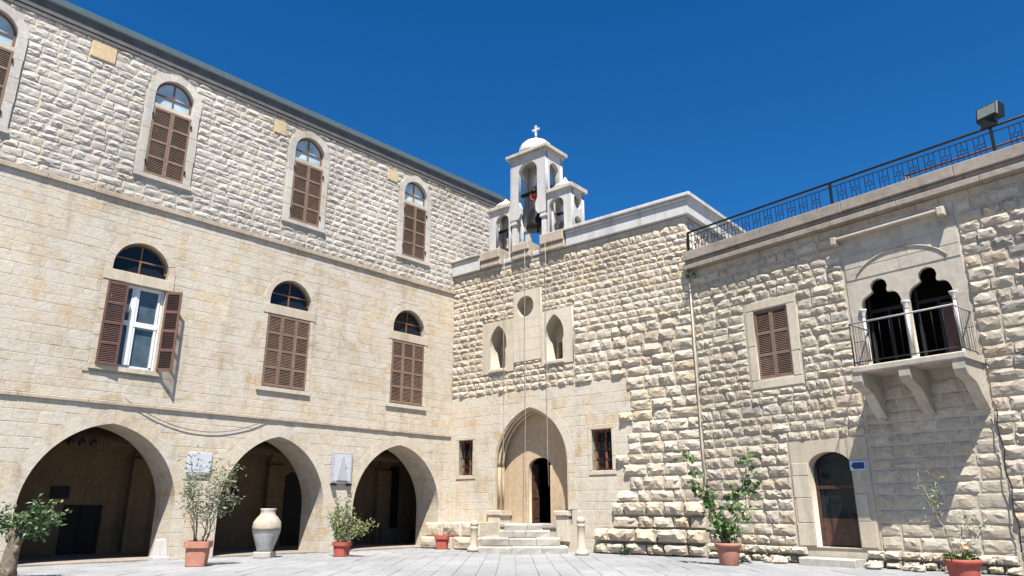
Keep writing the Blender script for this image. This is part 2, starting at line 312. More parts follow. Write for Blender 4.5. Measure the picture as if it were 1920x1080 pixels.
ROCK = [rock_variant() for _ in range(40)]; ASH = [ashlar_variant() for _ in range(24)]
VARS = {'rock': ROCK, 'ashlar': ASH}; VMESH = {}
def vmesh(kind, i, mat):
    k = (kind, i, mat.name)
    if k not in VMESH:
        V, F = VARS[kind][i]; me = bpy.data.meshes.new(kind + '_stone'); me.from_pydata([tuple(p) for p in V], [], F); me.materials.append(mat); me.polygons.foreach_set('use_smooth', [False] * len(F)); me.update(); VMESH[k] = me
    return VMESH[k]
def courses(z0, z1, hr):
    out = []; z = z0
    while z < z1 - .02:
        h = random.uniform(*hr)
        if z1 - (z + h) < hr[0] * .6: h = z1 - z
        out.append((z, min(z + h, z1))); z += h
    return out
def lay(region, hr, wr, blocks, kind, relief, gap, lean=0):
    """coursed stones for a wall region (x0,x1,z0,z1); blocks are callables (za,zb)->[(x0,x1,zlo,zhi)] that keep stones out"""
    x0, x1, z0, z1 = region; out = []
    for za, zb in courses(z0, z1, hr):
        cuts = []
        for b in blocks: cuts += b(za, zb)
        xs = sorted(set([x0, x1] + [min(max(v, x0), x1) for q in cuts for v in q[:2]]))
        segs = []
        for a, b2 in zip(xs[:-1], xs[1:]):
            if b2 - a < .03: continue
            m = (a + b2) / 2; free = [(za, zb)]
            for q in cuts:
                if q[0] <= m <= q[1]:
                    nf = []
                    for fa, fb in free:
                        if q[2] > fa + .01: nf.append((fa, min(fb, q[2])))
                        if q[3] < fb - .01: nf.append((max(fa, q[3]), fb))
                        if q[2] >= fb or q[3] <= fa: nf = nf if (fa, fb) in nf else nf + [(fa, fb)]
                    free = nf
            for fa, fb in free:
                if fb - fa < .07: continue
                if segs and abs(segs[-1][1] - a) < 1e-4 and segs[-1][2:] == (fa, fb): segs[-1] = (segs[-1][0], b2, fa, fb)
                else: segs.append((a, b2, fa, fb))
        for a, b2, fa, fb in segs:
            L = b2 - a; n = max(1, round(L / ((wr[0]+wr[1])/2*random.uniform(.88, 1.14)))); ws = [random.uniform(*wr) for _ in range(n)]; k = L / sum(ws); x = a
            for w in ws:
                w *= k; g = random.uniform(.6, 1.3) * gap; g2 = random.uniform(.6, 1.3) * gap
                if w - g > .04 and fb - fa - g2 > .04:
                    out.append((x + g/2, x + w - g/2, fa + g2/2, fb - g2/2, kind, relief * random.uniform(.6, 1.3)))
                x += w
    return out
def block_rect(x0, x1, z0, z1): return lambda za, zb: [(x0, x1, z0, z1)] if zb > z0 + .01 and za < z1 - .01 else []
def block_arch(xc, a, z0, spring, rise, off):
    P = pointed(xc, a, spring, rise, n=24, off=off); top = max(p[1] for p in P)
    def f(za, zb):
        if za >= top or zb <= z0: return []
        if za <= spring: return [(xc - a - off, xc + a + off, z0, max(zb, spring))] if zb < top else [(xc - a - off, xc + a + off, z0, top)]
        w = max([abs(p[0] - xc) for p in P if p[1] >= za - .02] + [0.02])
        return [(xc - w, xc + w, za - 1, min(zb, top) if zb > top else zb)]
    return f
def emit(stones, mats, parent, front_y=0.0, limit=300, name='stone', stuffname='small_stones'):
    """the stones that show largest become objects, the rest one joined part"""
    Mw = parent.matrix_world; wm = Matrix()
    p = parent
    while p is not None:
        wm = p.matrix_basis @ wm; p = p.parent
    cp = math.cos(R(PITCH)); sp = math.sin(R(PITCH)); rank = []
    nrm = (wm.to_3x3() @ Vector((0, -1, 0))).normalized()
    for i, s in enumerate(stones):
        q = wm @ Vector(((s[0]+s[1])/2, front_y, (s[2]+s[3])/2)) - CAM; d = q.length
        dep = q.y*cp + q.z*sp; px = 1361*q.x/max(dep, .1); py = 1361*(-q.y*sp + q.z*cp)/max(dep, .1)
        vis = dep > 0 and abs(px) < 985 and abs(py) < 565
        rank.append(((s[1]-s[0])*(s[3]-s[2])*abs(nrm.dot(q/d))/(d*d) if vis else -1, i))
    rank.sort(reverse=True); big = set(i for sc, i in rank[:limit] if sc > 0)
    V = []; F = []; MI = []; SMO = []; nv = 0; ml = []
    for i, s in enumerate(stones):
        kind = s[4]; mat = mats[s[6]] if len(s) > 6 else mats[0]
        k = random.randrange(len(VARS[kind])); w, h, rl = s[1]-s[0], s[3]-s[2], s[5]
        y = front_y - (s[7] if len(s) > 7 else 0)
        if i in big:
            o = bpy.data.objects.new(name, vmesh(kind, k, mat)); COL.objects.link(o); o.parent = parent
            o.location = (s[0], y, s[2]); o.scale = (w, rl, h)
        else:
            vv, ff = VARS[kind][k]; V.append(vv * np.array([w, rl, h]) + np.array([s[0], y, s[2]]))
            F += [tuple(a + nv for a in f) for f in ff]; nv += len(vv)
            if mat not in ml: ml.append(mat)
            MI += [ml.index(mat)] * len(ff); SMO += [False] * len(ff)
    if V:
        me = bpy.data.meshes.new(stuffname); me.from_pydata([tuple(p) for p in np.concatenate(V)], [], F)
        for m in ml: me.materials.append(m)
        me.polygons.foreach_set('material_index', MI); me.polygons.foreach_set('use_smooth', SMO); me.update()
        o = link(stuffname, me, None, parent); o['kind'] = 'stuff'
def voussoirs(parent, xc, a, spring, rise, t, y0, y1, n, mat, name='voussoir', gap=.010, jit=.008):
    """wedge stones round an arch, each its own object"""
    half = rise > a + 1e-6
    Rr = (a*a + rise*rise) / (2*a) if half else None
    am = math.atan2(rise, Rr - a) if half else math.pi/2
    def ring(sgn, i, nn, r):
        if half:
            th = am * i / nn; return (xc + sgn*((Rr - a) - (Rr + r)*math.cos(th)), spring + (Rr + r)*math.sin(th))
        th = math.pi/2 * i / nn; return (xc - sgn*(a + r)*math.cos(th), spring + (rise + r)*math.sin(th))
    for sgn in (1, -1):
        for i in range(n):
            g = gap / max(a, .3) * .5
            i0 = i + (g if i else 0); i1 = i + 1 - (g if i < n-1 else 0)
            inner = [ring(sgn, i0 + (i1-i0)*k/3, n, 0) for k in range(4)]
            tt = t * (1 + random.uniform(-.06, .06)); outer = [ring(sgn, i0 + (i1-i0)*k/3, n, tt) for k in range(4)]
            if i == n-1:
                inner[-1] = (xc - sgn*gap*.4, inner[-1][1]); outer[-1] = (xc - sgn*gap*.4, spring + rise + tt*1.12)
            poly = inner + outer[::-1]
            area = sum(poly[k][0]*poly[(k+1)%8][1] - poly[(k+1)%8][0]*poly[k][1] for k in range(8))
            if area < 0: poly = poly[::-1]
            MB().prism(poly, y0 - random.uniform(0, jit), y1).build(name, mat, parent)
def jambs(parent, x0, x1, z0, z1, t, y0, y1, hr, mat, name='jamb_block', gap=.010, jit=.006):
    for side in (-1, 1):
        for za, zb in courses(z0, z1, hr):
            tt = t * random.uniform(.94, 1.06)
            xa, xb = (x0 - tt, x0) if side < 0 else (x1, x1 + tt)
            MB().cbox(xa, xb, y0 - random.uniform(0, jit), y1, za + gap/2, zb - gap/2, .008).build(name, mat, parent)
def shutter_leaf(parent, w, h, rows, loc, rz, matf, mats, name='shutter'):
    """louvred leaf hinged at its own x=0 edge, w may be negative"""
    x0, x1 = (0, w) if w > 0 else (w, 0); st = .055
    m = MB(); m.box(x0, x0+st, -.02, .025, 0, h); m.box(x1-st, x1, -.02, .025, 0, h)
    for i in range(rows+1):
        zc = i*(h - .07)/rows; m.box(x0+st, x1-st, -.018, .023, zc, zc + .07)
    o = m.build(name, matf, parent); o.location = loc; o.rotation_euler = (0, 0, rz)
    ph = (h - .07)/rows - .07; pw = x1 - x0 - 2*st; k = ('louvre', round(pw, 2), round(ph, 2), mats.name)
    if k not in VMESH:
        q = MB(); ns = max(4, int(ph/.045))
        for j in range(ns):
            z = ph*(j+.5)/ns; q.add([(0,-.012,z-.026),(pw,-.012,z-.026),(pw,.018,z+.018),(0,.018,z+.018),(0,-.006,z-.030),(pw,-.006,z-.030),(pw,.022,z+.012),(0,.022,z+.012)],
                                      [(0,1,2,3),(7,6,5,4),(0,4,5,1),(3,2,6,7)])
        me = q.mesh('louvre_panel'); me.materials.append(mats); VMESH[k] = me
    for i in range(rows):
        p = bpy.data.objects.new('louvre_panel', VMESH[k]); COL.objects.link(p); p.parent = o; p.location = (x0+st, 0, i*(h-.07)/rows + .07)
    return o

# ---------------------------------------------------------------- places of the three buildings
P0 = Vector((-2.307, 27.75, 0)); dB = Vector((.76856, -.63977, 0)); dC = Vector((.63172, -.77519, 0)); P1 = P0 + dB*10.14
aA = math.atan2(.73866, .67408); aB = math.atan2(-.63977, .76856); aC = math.atan2(-.77519, .63172)

# ground and paving ------------------------------------------------------------------------------
gm = MB(); gm.add([(-300,-300,-.03),(300,-300,-.03),(300,300,-.03),(-300,300,-.03)], [(0,1,2,3)])
ground = gm.build('ground', M['ground']); ground['kind'] = 'structure'
nA = Vector((.73866, -.67408, 0)); nB = Vector((-.63977, -.76856, 0)); nC = Vector((-.77519, -.63172, 0))
def build_paving():
    slabs = []
    x = -15.0; yaw = 0.0
    while x < 15:
        w = random.uniform(.38, .47); y = 6 + random.uniform(0, 1)
        while y < 29:
            l = random.uniform(.7, 1.25); q = Vector((x + w/2, y + l/2, 0))
            if (q - P0).dot(nA) > -.25 and (q - P0).dot(nB) > -.3 and (q - P1).dot(nC) > -.3: slabs.append((x + .004, x + w - .004, y + .004, y + l - .004))
            y += l
        x += w
    V0 = []
    rank = []
    for i, s in enumerate(slabs):
        q = Vector(((s[0]+s[1])/2, (s[2]+s[3])/2, -1.25)); vis = q.y > 15.2 and abs(q.x)/q.y < .70
        rank.append(((s[1]-s[0])*(s[3]-s[2])/q.length**3 if vis else -1, i))
    rank.sort(reverse=True); big = set(i for sc, i in rank[:300] if sc > 0)
    variants = []
    for k in range(12):
        e = .012; t = [random.uniform(-.004, .004) for _ in range(4)]
        V = [(0,0,-.03),(1,0,-.03),(1,1,-.03),(0,1,-.03),(0,0,-.006),(1,0,-.006),(1,1,-.006),(0,1,-.006),(e*2,e,t[0]),(1-e*2,e,t[1]),(1-e*2,1-e,t[2]),(e*2,1-e,t[3])]
        F = [(0,1,5,4),(1,2,6,5),(2,3,7,6),(3,0,4,7),(4,5,9,8),(5,6,10,9),(6,7,11,10),(7,4,8,11),(8,9,10,11)]
        me = bpy.data.meshes.new('paving_slab'); me.from_pydata(V, [], F); me.materials.append(M['paving']); me.update(); variants.append((np.array(V), F, me))
    VV = []; FF = []; nv = 0
    for i, s in enumerate(slabs):
        V, F, me = random.choice(variants); dz = random.uniform(-.003, .004)
        if i in big:
            o = bpy.data.objects.new('paving_slab', me); COL.objects.link(o); o.parent = ground; o.location = (s[0], s[2], dz); o.scale = (s[1]-s[0], s[3]-s[2], 1)
        else:
            VV.append(V*np.array([s[1]-s[0], s[3]-s[2], 1]) + np.array([s[0], s[2], dz])); FF += [tuple(a+nv for a in f) for f in F]; nv += 12
    me = bpy.data.meshes.new('far_paving_slabs'); me.from_pydata([tuple(p) for p in np.concatenate(VV)], [], FF); me.update()
    o = link('far_paving_slabs', me, M['paving'], ground); o['kind'] = 'stuff'
build_paving()

# ================================================================ LEFT: arcaded building
A = thing('arcaded_building', 'three-storey cream stone building with three open arches and brown shuttered windows', 'building', P0, aA)
def ax(u): return -u
ARCHES = [(-11.87, 1.84, 1.28, 2.12), (-7.09, 1.71, 1.32, 2.08), (-2.39, 1.87, 1.28, 2.16)]      # centre x, half span, spring, rise
UPW = [-16.25, -11.60, -6.95, -2.20]; MIDW = [-11.78, -7.13, -2.23]
holesA = []
for xc, a, sp, ri in ARCHES: holesA.append(arch_hole(xc, a, .0, sp, ri, off=.16))
for xc in UPW: holesA.append(arch_hole(xc, .56, 10.42, 13.03, .56, off=.1))
for xc in MIDW:
    holesA.append(rect(xc-.80, xc+.80, 4.86, 7.2)); holesA.append(arch_hole(xc, .735, 7.46, 7.62, .75, off=.08))
outerA = [(-21, -.03)]
for xc, a, sp, ri in ARCHES:                                                            # arches reach the ground: notch the outline instead of a hole
    P = pointed(xc, a, sp, ri, off=.16); outerA += [(xc-a-.16, -.03)] + P + [(xc+a+.16, -.03)]
outerA += [(3.8, -.03), (3.8, 13.9), (-21, 13.9)]
wallA = plate('wall', outerA, holesA[3:], 0.0, 1.2, M['mortar'], A)
# masonry
blkA = [block_arch(xc, a, -.1, sp, ri, .30) for xc, a, sp, ri in ARCHES]
blkA += [block_rect(xc-.93, xc+.93, 4.72, 7.50) for xc in MIDW] + [block_arch(xc, .735, 7.40, 7.62, .75, .20) for xc in MIDW]
st = lay((-21, 0, 0, 3.86), (.19, .34), (.22, .60), blkA, 'ashlar', .005, .006)
st += lay((-21, 0, 3.97, 9.44), (.18, .33), (.20, .60), blkA, 'ashlar', .005, .006)
bu = [block_rect(xc-.81, xc+.81, 10.26, 13.05) for xc in UPW] + [block_arch(xc, .56, 13.0, 13.03, .56, .23) for xc in UPW]
PATCH = [(-14.0,-13.35,13.35,13.84), (-8.35,-7.9,13.3,13.78), (-3.6,-3.12,13.25,13.7)]
bu += [block_rect(a, b, z0, z1) for a, b, z0, z1 in PATCH]
su = lay((-21, 3.8, 9.60, 13.92), (.17, .27), (.22, .56), bu, 'rock', .038, .012)
emit([s + (0,) for s in st] + [s + (1,) for s in su], [M['ashlar'], M['upper']], wallA)
for a, b, z0, z1 in PATCH: MB().cbox(a, b, -.05, .05, z0, z1).build('tan_stone', M['tan_patch'], wallA)
# upper wall mortar is greyer: a thin skim proud of the core
# string courses, cornice, eaves
def band(parent, name, x0, x1, z0, z1, proj, mat, step=1.4):
    x = x0
    while x < x1 - .01:
        w = min(random.uniform(.8, 1.2)*step, x1 - x)
        if x1 - (x+w) < .4: w = x1 - x
        MB().cbox(x + .004, x + w - .004, -proj - random.uniform(0, .006), .02, z0 + random.uniform(-.006, .006), z1, .012).build(name, mat, parent); x += w
band(A, 'lower_string_course_block', -21, 0, 3.865, 3.955, .055, M['string'])
band(A, 'upper_string_course_block', -21, 0, 9.455, 9.585, .07, M['string'])
band(A, 'cornice_fillet', -21, 3.8, 13.93, 14.01, .06, M['dressed'], 1.1)
MB().box(-21, 3.8, -.10, 9.5, 14.03, 14.36).build('eaves_fascia', M['fascia'], A)
gt = MB(); gt.add([(-21,-.24,14.52),(3.8,-.24,14.52),(3.8,-.19,14.37),(-21,-.19,14.37),(3.8,-.08,14.37),(-21,-.08,14.37),(-21,-.20,14.52),(3.8,-.20,14.52),(3.8,-.16,14.46),(-21,-.16,14.46),(-21,-.08,14.46),(3.8,-.08,14.46)],
                  [(0,3,2,1),(3,5,4,2),(6,7,8,9),(9,8,11,10),(0,1,7,6)])
gt.build('gutter', M['gutter'], A)
MB().box(-21, 3.8, -.06, 9.5, 14.46, 14.56).build('roof', M['roof'], A)
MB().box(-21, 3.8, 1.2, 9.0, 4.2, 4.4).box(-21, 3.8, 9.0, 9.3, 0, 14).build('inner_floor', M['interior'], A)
# arches
for xc, a, sp, ri in ARCHES:
    root = MB().box(xc-a-.30, xc-a-.02, .3, 1.19, -.02, .05).box(xc+a+.02, xc+a+.30, .3, 1.19, -.02, .05).build('arch', M['ashlar'], A)
    voussoirs(root, xc, a, sp, ri, .34, -.008, 1.205, 9, M['ashlar'], gap=.005, jit=.003)
    jambs(root, xc-a, xc+a, .0, sp, .34, -.0075, 1.205, (.26, .38), M['ashlar'], gap=.005, jit=.003)
# arcade room behind the arches
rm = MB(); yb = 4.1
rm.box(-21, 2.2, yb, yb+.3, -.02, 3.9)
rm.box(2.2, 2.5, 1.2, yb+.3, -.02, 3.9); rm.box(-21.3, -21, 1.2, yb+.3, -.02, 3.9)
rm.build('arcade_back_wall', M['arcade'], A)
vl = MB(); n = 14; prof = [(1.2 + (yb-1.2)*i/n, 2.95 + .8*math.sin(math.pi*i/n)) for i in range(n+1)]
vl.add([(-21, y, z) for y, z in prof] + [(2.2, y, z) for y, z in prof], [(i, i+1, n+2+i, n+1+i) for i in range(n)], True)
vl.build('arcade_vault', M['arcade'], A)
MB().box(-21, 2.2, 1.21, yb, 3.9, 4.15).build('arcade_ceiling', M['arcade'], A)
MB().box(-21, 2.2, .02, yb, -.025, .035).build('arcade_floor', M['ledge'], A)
lowd = MB().box(-11.44, -10.42, yb-.05, yb-.005, .035, 1.40).build('low_doorway', M['black_wood'], A)
for x in (-11.44, -10.99, -10.50): MB().box(x, x+.09, yb-.09, yb-.052, .04, 1.38).build('door_stile', M['black_wood'], lowd)
MB().box(-11.86, -11.36, yb-.03, yb-.005, 1.58, 1.93).build('niche_shade_panel', M['black_wood'], A)  # flat black panel painted as the shade of a square recess
MB().box(-6.58, -6.16, yb-.03, yb-.005, 1.68, 1.99).build('niche_shade_panel', M['black_wood'], A)  # same black panel in place of a shaded recess
dp = [(-4.62, .035), (-3.55, .035)] + [(p[0], p[1]) for p in pointed(-4.085, .535, 1.7, .9)[::-1]]
pdoor = MB().prism(dp, yb-.05, yb-.005).build('pointed_doorway', M['black_wood'], A)
MB().box(.07, .90, yb-.05, yb-.005, .58, 2.98).build('tall_doorway', M['black_wood'], A)
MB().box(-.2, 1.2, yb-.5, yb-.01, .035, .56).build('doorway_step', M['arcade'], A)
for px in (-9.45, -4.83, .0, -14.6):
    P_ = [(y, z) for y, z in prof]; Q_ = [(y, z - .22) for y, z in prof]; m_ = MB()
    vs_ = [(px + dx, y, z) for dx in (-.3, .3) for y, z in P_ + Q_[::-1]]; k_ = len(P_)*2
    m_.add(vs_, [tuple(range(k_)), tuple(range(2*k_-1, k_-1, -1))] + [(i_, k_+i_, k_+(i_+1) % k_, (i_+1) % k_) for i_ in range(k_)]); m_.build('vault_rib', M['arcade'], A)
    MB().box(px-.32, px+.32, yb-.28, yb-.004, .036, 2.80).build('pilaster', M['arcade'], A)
# upper windows
def upper_window(xc):
    root = MB().box(xc-.82, xc+.82, -.09, .25, 10.30, 10.42).build('window_surround', M['upper'], A)
    jambs(root, xc-.56, xc+.56, 10.43, 13.03, .235, -.06, .30, (.50, .80), M['upper'], gap=.005, jit=.003)
    voussoirs(root, xc, .56, 13.03, .56, .235, -.06, .30, 4, M['upper'], gap=.006, jit=.003)
    MB().box(xc-.555, xc+.555, -.03, .25, 12.58, 12.70).build('transom', M['dressed'], root)
    fr = MB(); P = pointed(xc, .55, 13.03, .55); Q = pointed(xc, .50, 13.03, .50)
    for i in range(len(P)-1): fr.prism([P[i], P[i+1], Q[i+1], Q[i]][::-1], .08, .14)
    fr.box(xc-.55, xc-.50, .08, .14, 12.71, 13.03); fr.box(xc+.50, xc+.55, .08, .14, 12.71, 13.03); fr.box(xc-.5, xc+.5, .08, .14, 12.71, 12.76)
    win = fr.build('window', M['frame_brown'], A)
    MB().box(xc-.02, xc+.02, .085, .125, 12.76, 13.53).box(xc-.5, xc-.02, .087, .123, 13.03, 13.07).box(xc+.02, xc+.5, .087, .123, 13.03, 13.07).build('mullion', M['frame_brown'], win)
    Pm = pointed(xc, .5, 13.03, .5)
    MB().prism([(xc-.5, 12.76), (xc+.5, 12.76)] + Pm[::-1], .115, .12).build('pane', M['glass_pale'], win)
    MB().prism([(xc-.555, 10.43), (xc+.555, 10.43), (xc+.555, 12.58), (xc-.555, 12.58)], .16, .18).build('backing', M['glass_dark'], win)
    for k, sx in ((0, -1), (1, 1)):
        shutter_leaf(A, .55 if sx < 0 else -.55, 2.13, 4, (xc + sx*.553, -.035, 10.44), 0, M['shutter'], M['slat'])
        for z in (10.75, 12.25): MB().box(xc + sx*.56 - .02, xc + sx*.56 + .02, -.10, -.062, z, z+.09).build('hinge', M['iron'], root)
for xc in UPW: upper_window(xc)
# middle windows
def mid_window(xc, state):
    root = MB().box(xc-.92, xc+.92, -.07, .25, 4.74, 4.86).build('window_surround', M['ashlar'], A)
    jambs(root, xc-.75, xc+.75, 4.87, 7.15, .17, -.022, .30, (.30, .45), M['ashlar'], gap=.007)
    for k in range(2): MB().cbox(xc-.93+.935*k, xc-.93+.93*(k+1), -.04, .30, 7.16, 7.46, .01).build('lintel', M['dressed'], root)
    voussoirs(root, xc, .735, 7.62, .75, .20, -.022, .30, 5, M['ashlar'], gap=.007)
    for s in (-1, 1): MB().box(xc + s*.735, xc + s*.92, -.022, .30, 7.465, 7.615).build('impost', M['ashlar'], root)
    fr = MB(); P = pointed(xc, .73, 7.62, .74); Q = pointed(xc, .68, 7.62, .69)
    for i in range(len(P)-1): fr.prism([P[i], P[i+1], Q[i+1], Q[i]][::-1], .14, .20)
    fr.box(xc-.73, xc+.73, .14, .20, 7.47, 7.53)
    win = fr.build('window', M['frame_brown'], A)
    MB().box(xc-.022, xc+.022, .145, .185, 7.53, 8.30).box(xc-.68, xc-.022, .147, .183, 7.86, 7.905).box(xc+.022, xc+.68, .147, .183, 7.86, 7.905).build('mullion', M['frame_brown'], win)
    MB().prism([(xc-.70, 7.5), (xc+.70, 7.5)] + pointed(xc, .70, 7.62, .71)[::-1], .19, .195).build('pane', M['glass_dark'], win)
    if state == 'closed':
        for k in range(3):
            shutter_leaf(A, .495, 2.24, 4, (xc-.745 + k*.497, -.015 - (.008 if k == 1 else 0), 4.89), 0, M['shutter'], M['slat'])
        MB().box(xc-.75, xc+.75, .2, .22, 4.87, 7.15).build('backing', M['glass_dark'], win)
    else:
        w2 = MB().box(xc-.74, xc-.68, .12, .19, 4.87, 7.15).box(xc+.68, xc+.74, .12, .19, 4.87, 7.15).box(xc-.68, xc+.68, .12, .19, 7.07, 7.15).box(xc-.68, xc+.68, .12, .19, 4.87, 4.95).build('casement', M['frame_white'], A)
        for s in (-1, 1):
            MB().box(xc + s*.35 - .31, xc + s*.35 - .25, .10, .16, 4.96, 7.06).box(xc + s*.35 + .25, xc + s*.35 + .31, .10, .16, 4.96, 7.06).build('sash_stile', M['frame_white'], w2)
        MB().box(xc-.04, xc+.04, .085, .099, 4.96, 7.06).build('meeting_stile', M['frame_white'], w2)
        MB().box(xc-.67, xc+.67, .09, .098, 6.02, 6.16).build('transom_rail', M['frame_white'], w2)
        MB().box(xc-.74, xc+.74, .165, .17, 4.87, 7.15).build('pane', M['glass_blue'], w2)
        for k in range(6):
            x = xc - .62 + k*.215
            cm = MB(); nn = 8
            cm.add([(x + .2*i/nn, .20 + .02*math.sin(i*2.4), z) for z in (4.9, 7.1) for i in range(nn+1)], [(i, i+1, nn+2+i, nn+1+i) for i in range(nn)], True); cm.build('curtain', M['blind'], w2)
        shutter_leaf(A, .50, 2.24, 4, (xc-.79, -.075, 4.86), R(-7), M['shutter_dark'], M['slat_dark'])
        shutter_leaf(A, -.42, 2.24, 4, (xc+.745, -.045, 4.89), R(180-38), M['shutter_dark'], M['slat_dark'])
        MB().box(xc-1.05, xc+.85, -.03, .0, 4.66, 4.69).build('sill_edge', M['string'], A)
for xc, stt in zip(MIDW, ('open', 'closed', 'closed')): mid_window(xc, stt)
bpy.context.view_layer.update()

# ================================================================ CENTRE: church
B = thing('stone_church', 'small stone church front in the corner, with a tall pointed porch niche and two lancets', 'church', P0, aB)
NX, NA, NS, NR = 3.79, 1.585, 2.70, 1.98
WINB = [(.45, 1.16, 2.46, 3.72), (6.33, 7.09, 2.45, 3.73)]
def keyhole(xc, z0, off=0.0):
    a = .40 + off; P = pointed(xc, a, 7.12, .70 + off*1.3, n=8)
    return [(xc + .35 + off, z0 - off), (xc + .35 + off, 6.88), (xc + a, 6.98)] + P[::-1] + [(xc - a, 6.98), (xc - .35 - off, 6.88), (xc - .35 - off, z0 - off)]
LANC = [2.38, 4.95]
circ = lambda xc, zc, r, n=28: [(xc + r*math.cos(2*math.pi*i/n), zc + r*math.sin(2*math.pi*i/n)) for i in range(n)]
outerB = [(0, -.03), (NX-NA, -.03), (NX-NA, .80), (NX+NA, .80), (NX+NA, -.03), (10.14, -.03), (10.14, 10.1), (0, 10.1)]
nich = [(NX+NA+.12, .82)] + pointed(NX, NA, NS, NR, n=14, off=.12)[::-1] + [(NX-NA-.12, .82)]
wallB = plate('wall', [(0,-.03),(10.14,-.03),(10.14,10.1),(0,10.1)], [nich] + [rect(a, b, z0, z1) for a, b, z0, z1 in WINB] + [keyhole(x, 6.17) for x in LANC] + [circ(3.66, 8.33, .39)], 0.0, .55, M['mortar'], B)
# niche back wall with the door opening
door_hole = [(4.27, .83), (4.27, 2.70)] + [(3.79 + .48*math.cos(t), 2.70 + .30*math.sin(t)) for t in [math.pi*i/12 for i in range(1, 12)]] + [(3.31, 2.70), (3.31, .83)]
plate('niche_back_wall', rect(1.6, 6.0, .5, 5.2), [door_hole], .552, .70, M['niche'], B)
for x in LANC:
    sl = plate('lancet_back', rect(x-.7, x+.7, 5.8, 8.2), [rect(x-.27, x+.16, 6.19, 6.95)], .553, .75, M['soffit'], B)
MB().prism(circ(3.66, 8.33, .5)[::-1][::-1], .36, .40).build('oculus_back', M['soffit'], B)
# keep the inside dark: a closed room behind the front
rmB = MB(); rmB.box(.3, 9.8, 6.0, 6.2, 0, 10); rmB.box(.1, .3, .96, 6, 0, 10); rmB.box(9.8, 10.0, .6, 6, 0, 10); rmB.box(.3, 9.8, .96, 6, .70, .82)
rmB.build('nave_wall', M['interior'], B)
MB().box(-.3, 10.14, .56, 9, 9.9, 10.08).build('roof', M['roof'], B)
# openings trimmed
SM = (0.0, 7.45, 0.0, 5.30)
blkB = [block_arch(NX, NA, -.1, NS, NR, .30)] + [block_rect(a-.14, b+.14, z0-.14, z1+.16) for a, b, z0, z1 in WINB]
stB = [s + (0,) for s in lay((0.02, 7.0, 0, 1.5), (.30, .44), (.40, .90), blkB, 'ashlar', .005, .006)]
for za, zb in courses(1.5, 5.28, (.28, .44)):                       # smooth work toothed into the rock-faced courses
    xb = 7.45 + random.uniform(-.30, .38); h_ = zb - za
    stB += [s + (0,) for s in lay((0.02, xb, za, zb), (h_, h_), (.40, .90), blkB, 'ashlar', .005, .006)]
    stB += [s + (1,) for s in lay((xb, 10.12, za, zb), (h_, h_), (.35, .90), [], 'rock', .10, .020)]
lancblk = [block_rect(1.60, 3.15, 6.02, 8.0), block_rect(4.35, 5.75, 6.02, 8.0), block_rect(3.1, 4.4, 6.3, 8.95)]
stB += [s + (1,) for s in lay((0.02, 5.72, 5.30, 7.2), (.20, .30), (.24, .52), lancblk, 'rock', .066, .016)]
stB += [s + (1,) for s in lay((0.02, 10.12, 7.2, 9.96), (.17, .26), (.20, .46), lancblk, 'rock', .060, .016)]
stB += [s + (1,) for s in lay((5.74, 10.12, 5.30, 7.2), (.28, .40), (.30, .80), lancblk, 'rock', .090, .020)]
stB += [s + (1, .06) for s in lay((7.05, 10.10, .75, 1.5), (.34, .42), (.45, .95), [], 'rock', .15, .035)]
stB += [s + (1, .14) for s in lay((6.45, 10.08, 0.0, .75), (.32, .42), (.40, .85), [], 'rock', .20, .04)]
emit(stB, [M['ashlar'], M['church']], wallB)
# dressed panels round lancets and oculus
def dressed_panel(xz, holes, name):
    return plate(name, xz, holes, -.055, .0, M['dressed'], B)
s1 = dressed_panel(rect(1.62, 3.12, 6.04, 7.98), [keyhole(2.38, 6.17)], 'lancet_surround')
s2 = dressed_panel(rect(4.38, 5.72, 6.04, 7.98), [keyhole(4.95, 6.17)], 'lancet_surround')
s3 = dressed_panel(rect(3.13, 4.37, 6.32, 8.93), [circ(3.66, 8.33, .39)], 'oculus_surround')
for x, s in ((2.38, s1), (4.95, s2)): MB().cbox(x-.42, x+.42, -.12, .3, 6.06, 6.18, .02).build('lancet_sill', M['dressed'], s)
for z in (6.7, 7.1, 7.5, 7.85):
    MB().box(3.135, 4.365, -.058, -.0552, z, z+.012).build('joint', M['mortar'], s3)
# niche mouldings: arch ring and jamb shafts standing on base blocks
nr = MB().cbox(NX-NA-.30, NX-NA+.36, -.10, .54, 1.08, 1.26, .03).cbox(NX-NA-.26, NX-NA+.30, -.06, .53, .40, 1.07, .02).build('niche_base', M['dressed'], B)
MB().cbox(NX+NA-.52, NX+NA+.06, -.16, .50, 1.08, 1.24, .03).cbox(NX+NA-.46, NX+NA+.02, -.10, .50, .30, 1.07, .02).build('niche_base', M['dressed'], B)
ring = MB().prism([(NX-NA-.02, 1.26), (NX-NA+.05, 1.26)] + [(p[0], p[1]) for p in pointed(NX, NA-.05, NS, NR-.05)] + [(NX+NA-.05, 1.26), (NX+NA+.02, 1.26)] + [(p[0], p[1]) for p in pointed(NX, NA+.02, NS, NR+.02)][::-1], .02, .09).build('niche_arch', M['soffit'], B)
voussoirs(ring, NX, NA, NS, NR, .30, -.008, .545, 9, M['ashlar'], gap=.005, jit=.003)
jambs(ring, NX-NA, NX+NA, 1.27, NS, .30, -.0075, .545, (.4, .6), M['ashlar'], gap=.005, jit=.003)
for dx, yy, r in ((.06, .18, .055), (.12, .32, .05)):
    MB().tube([(NX-NA+dx, yy, 1.26), (NX-NA+dx, yy, NS)], r, 10).build('jamb_shaft', M['niche'], ring)
    P = pointed(NX, NA-dx+.01, NS, NR-dx*.9, n=14); MB().tube([(p[0], yy, p[1]) for p in P], r, 8).build('archivolt_roll', M['niche'], ring)
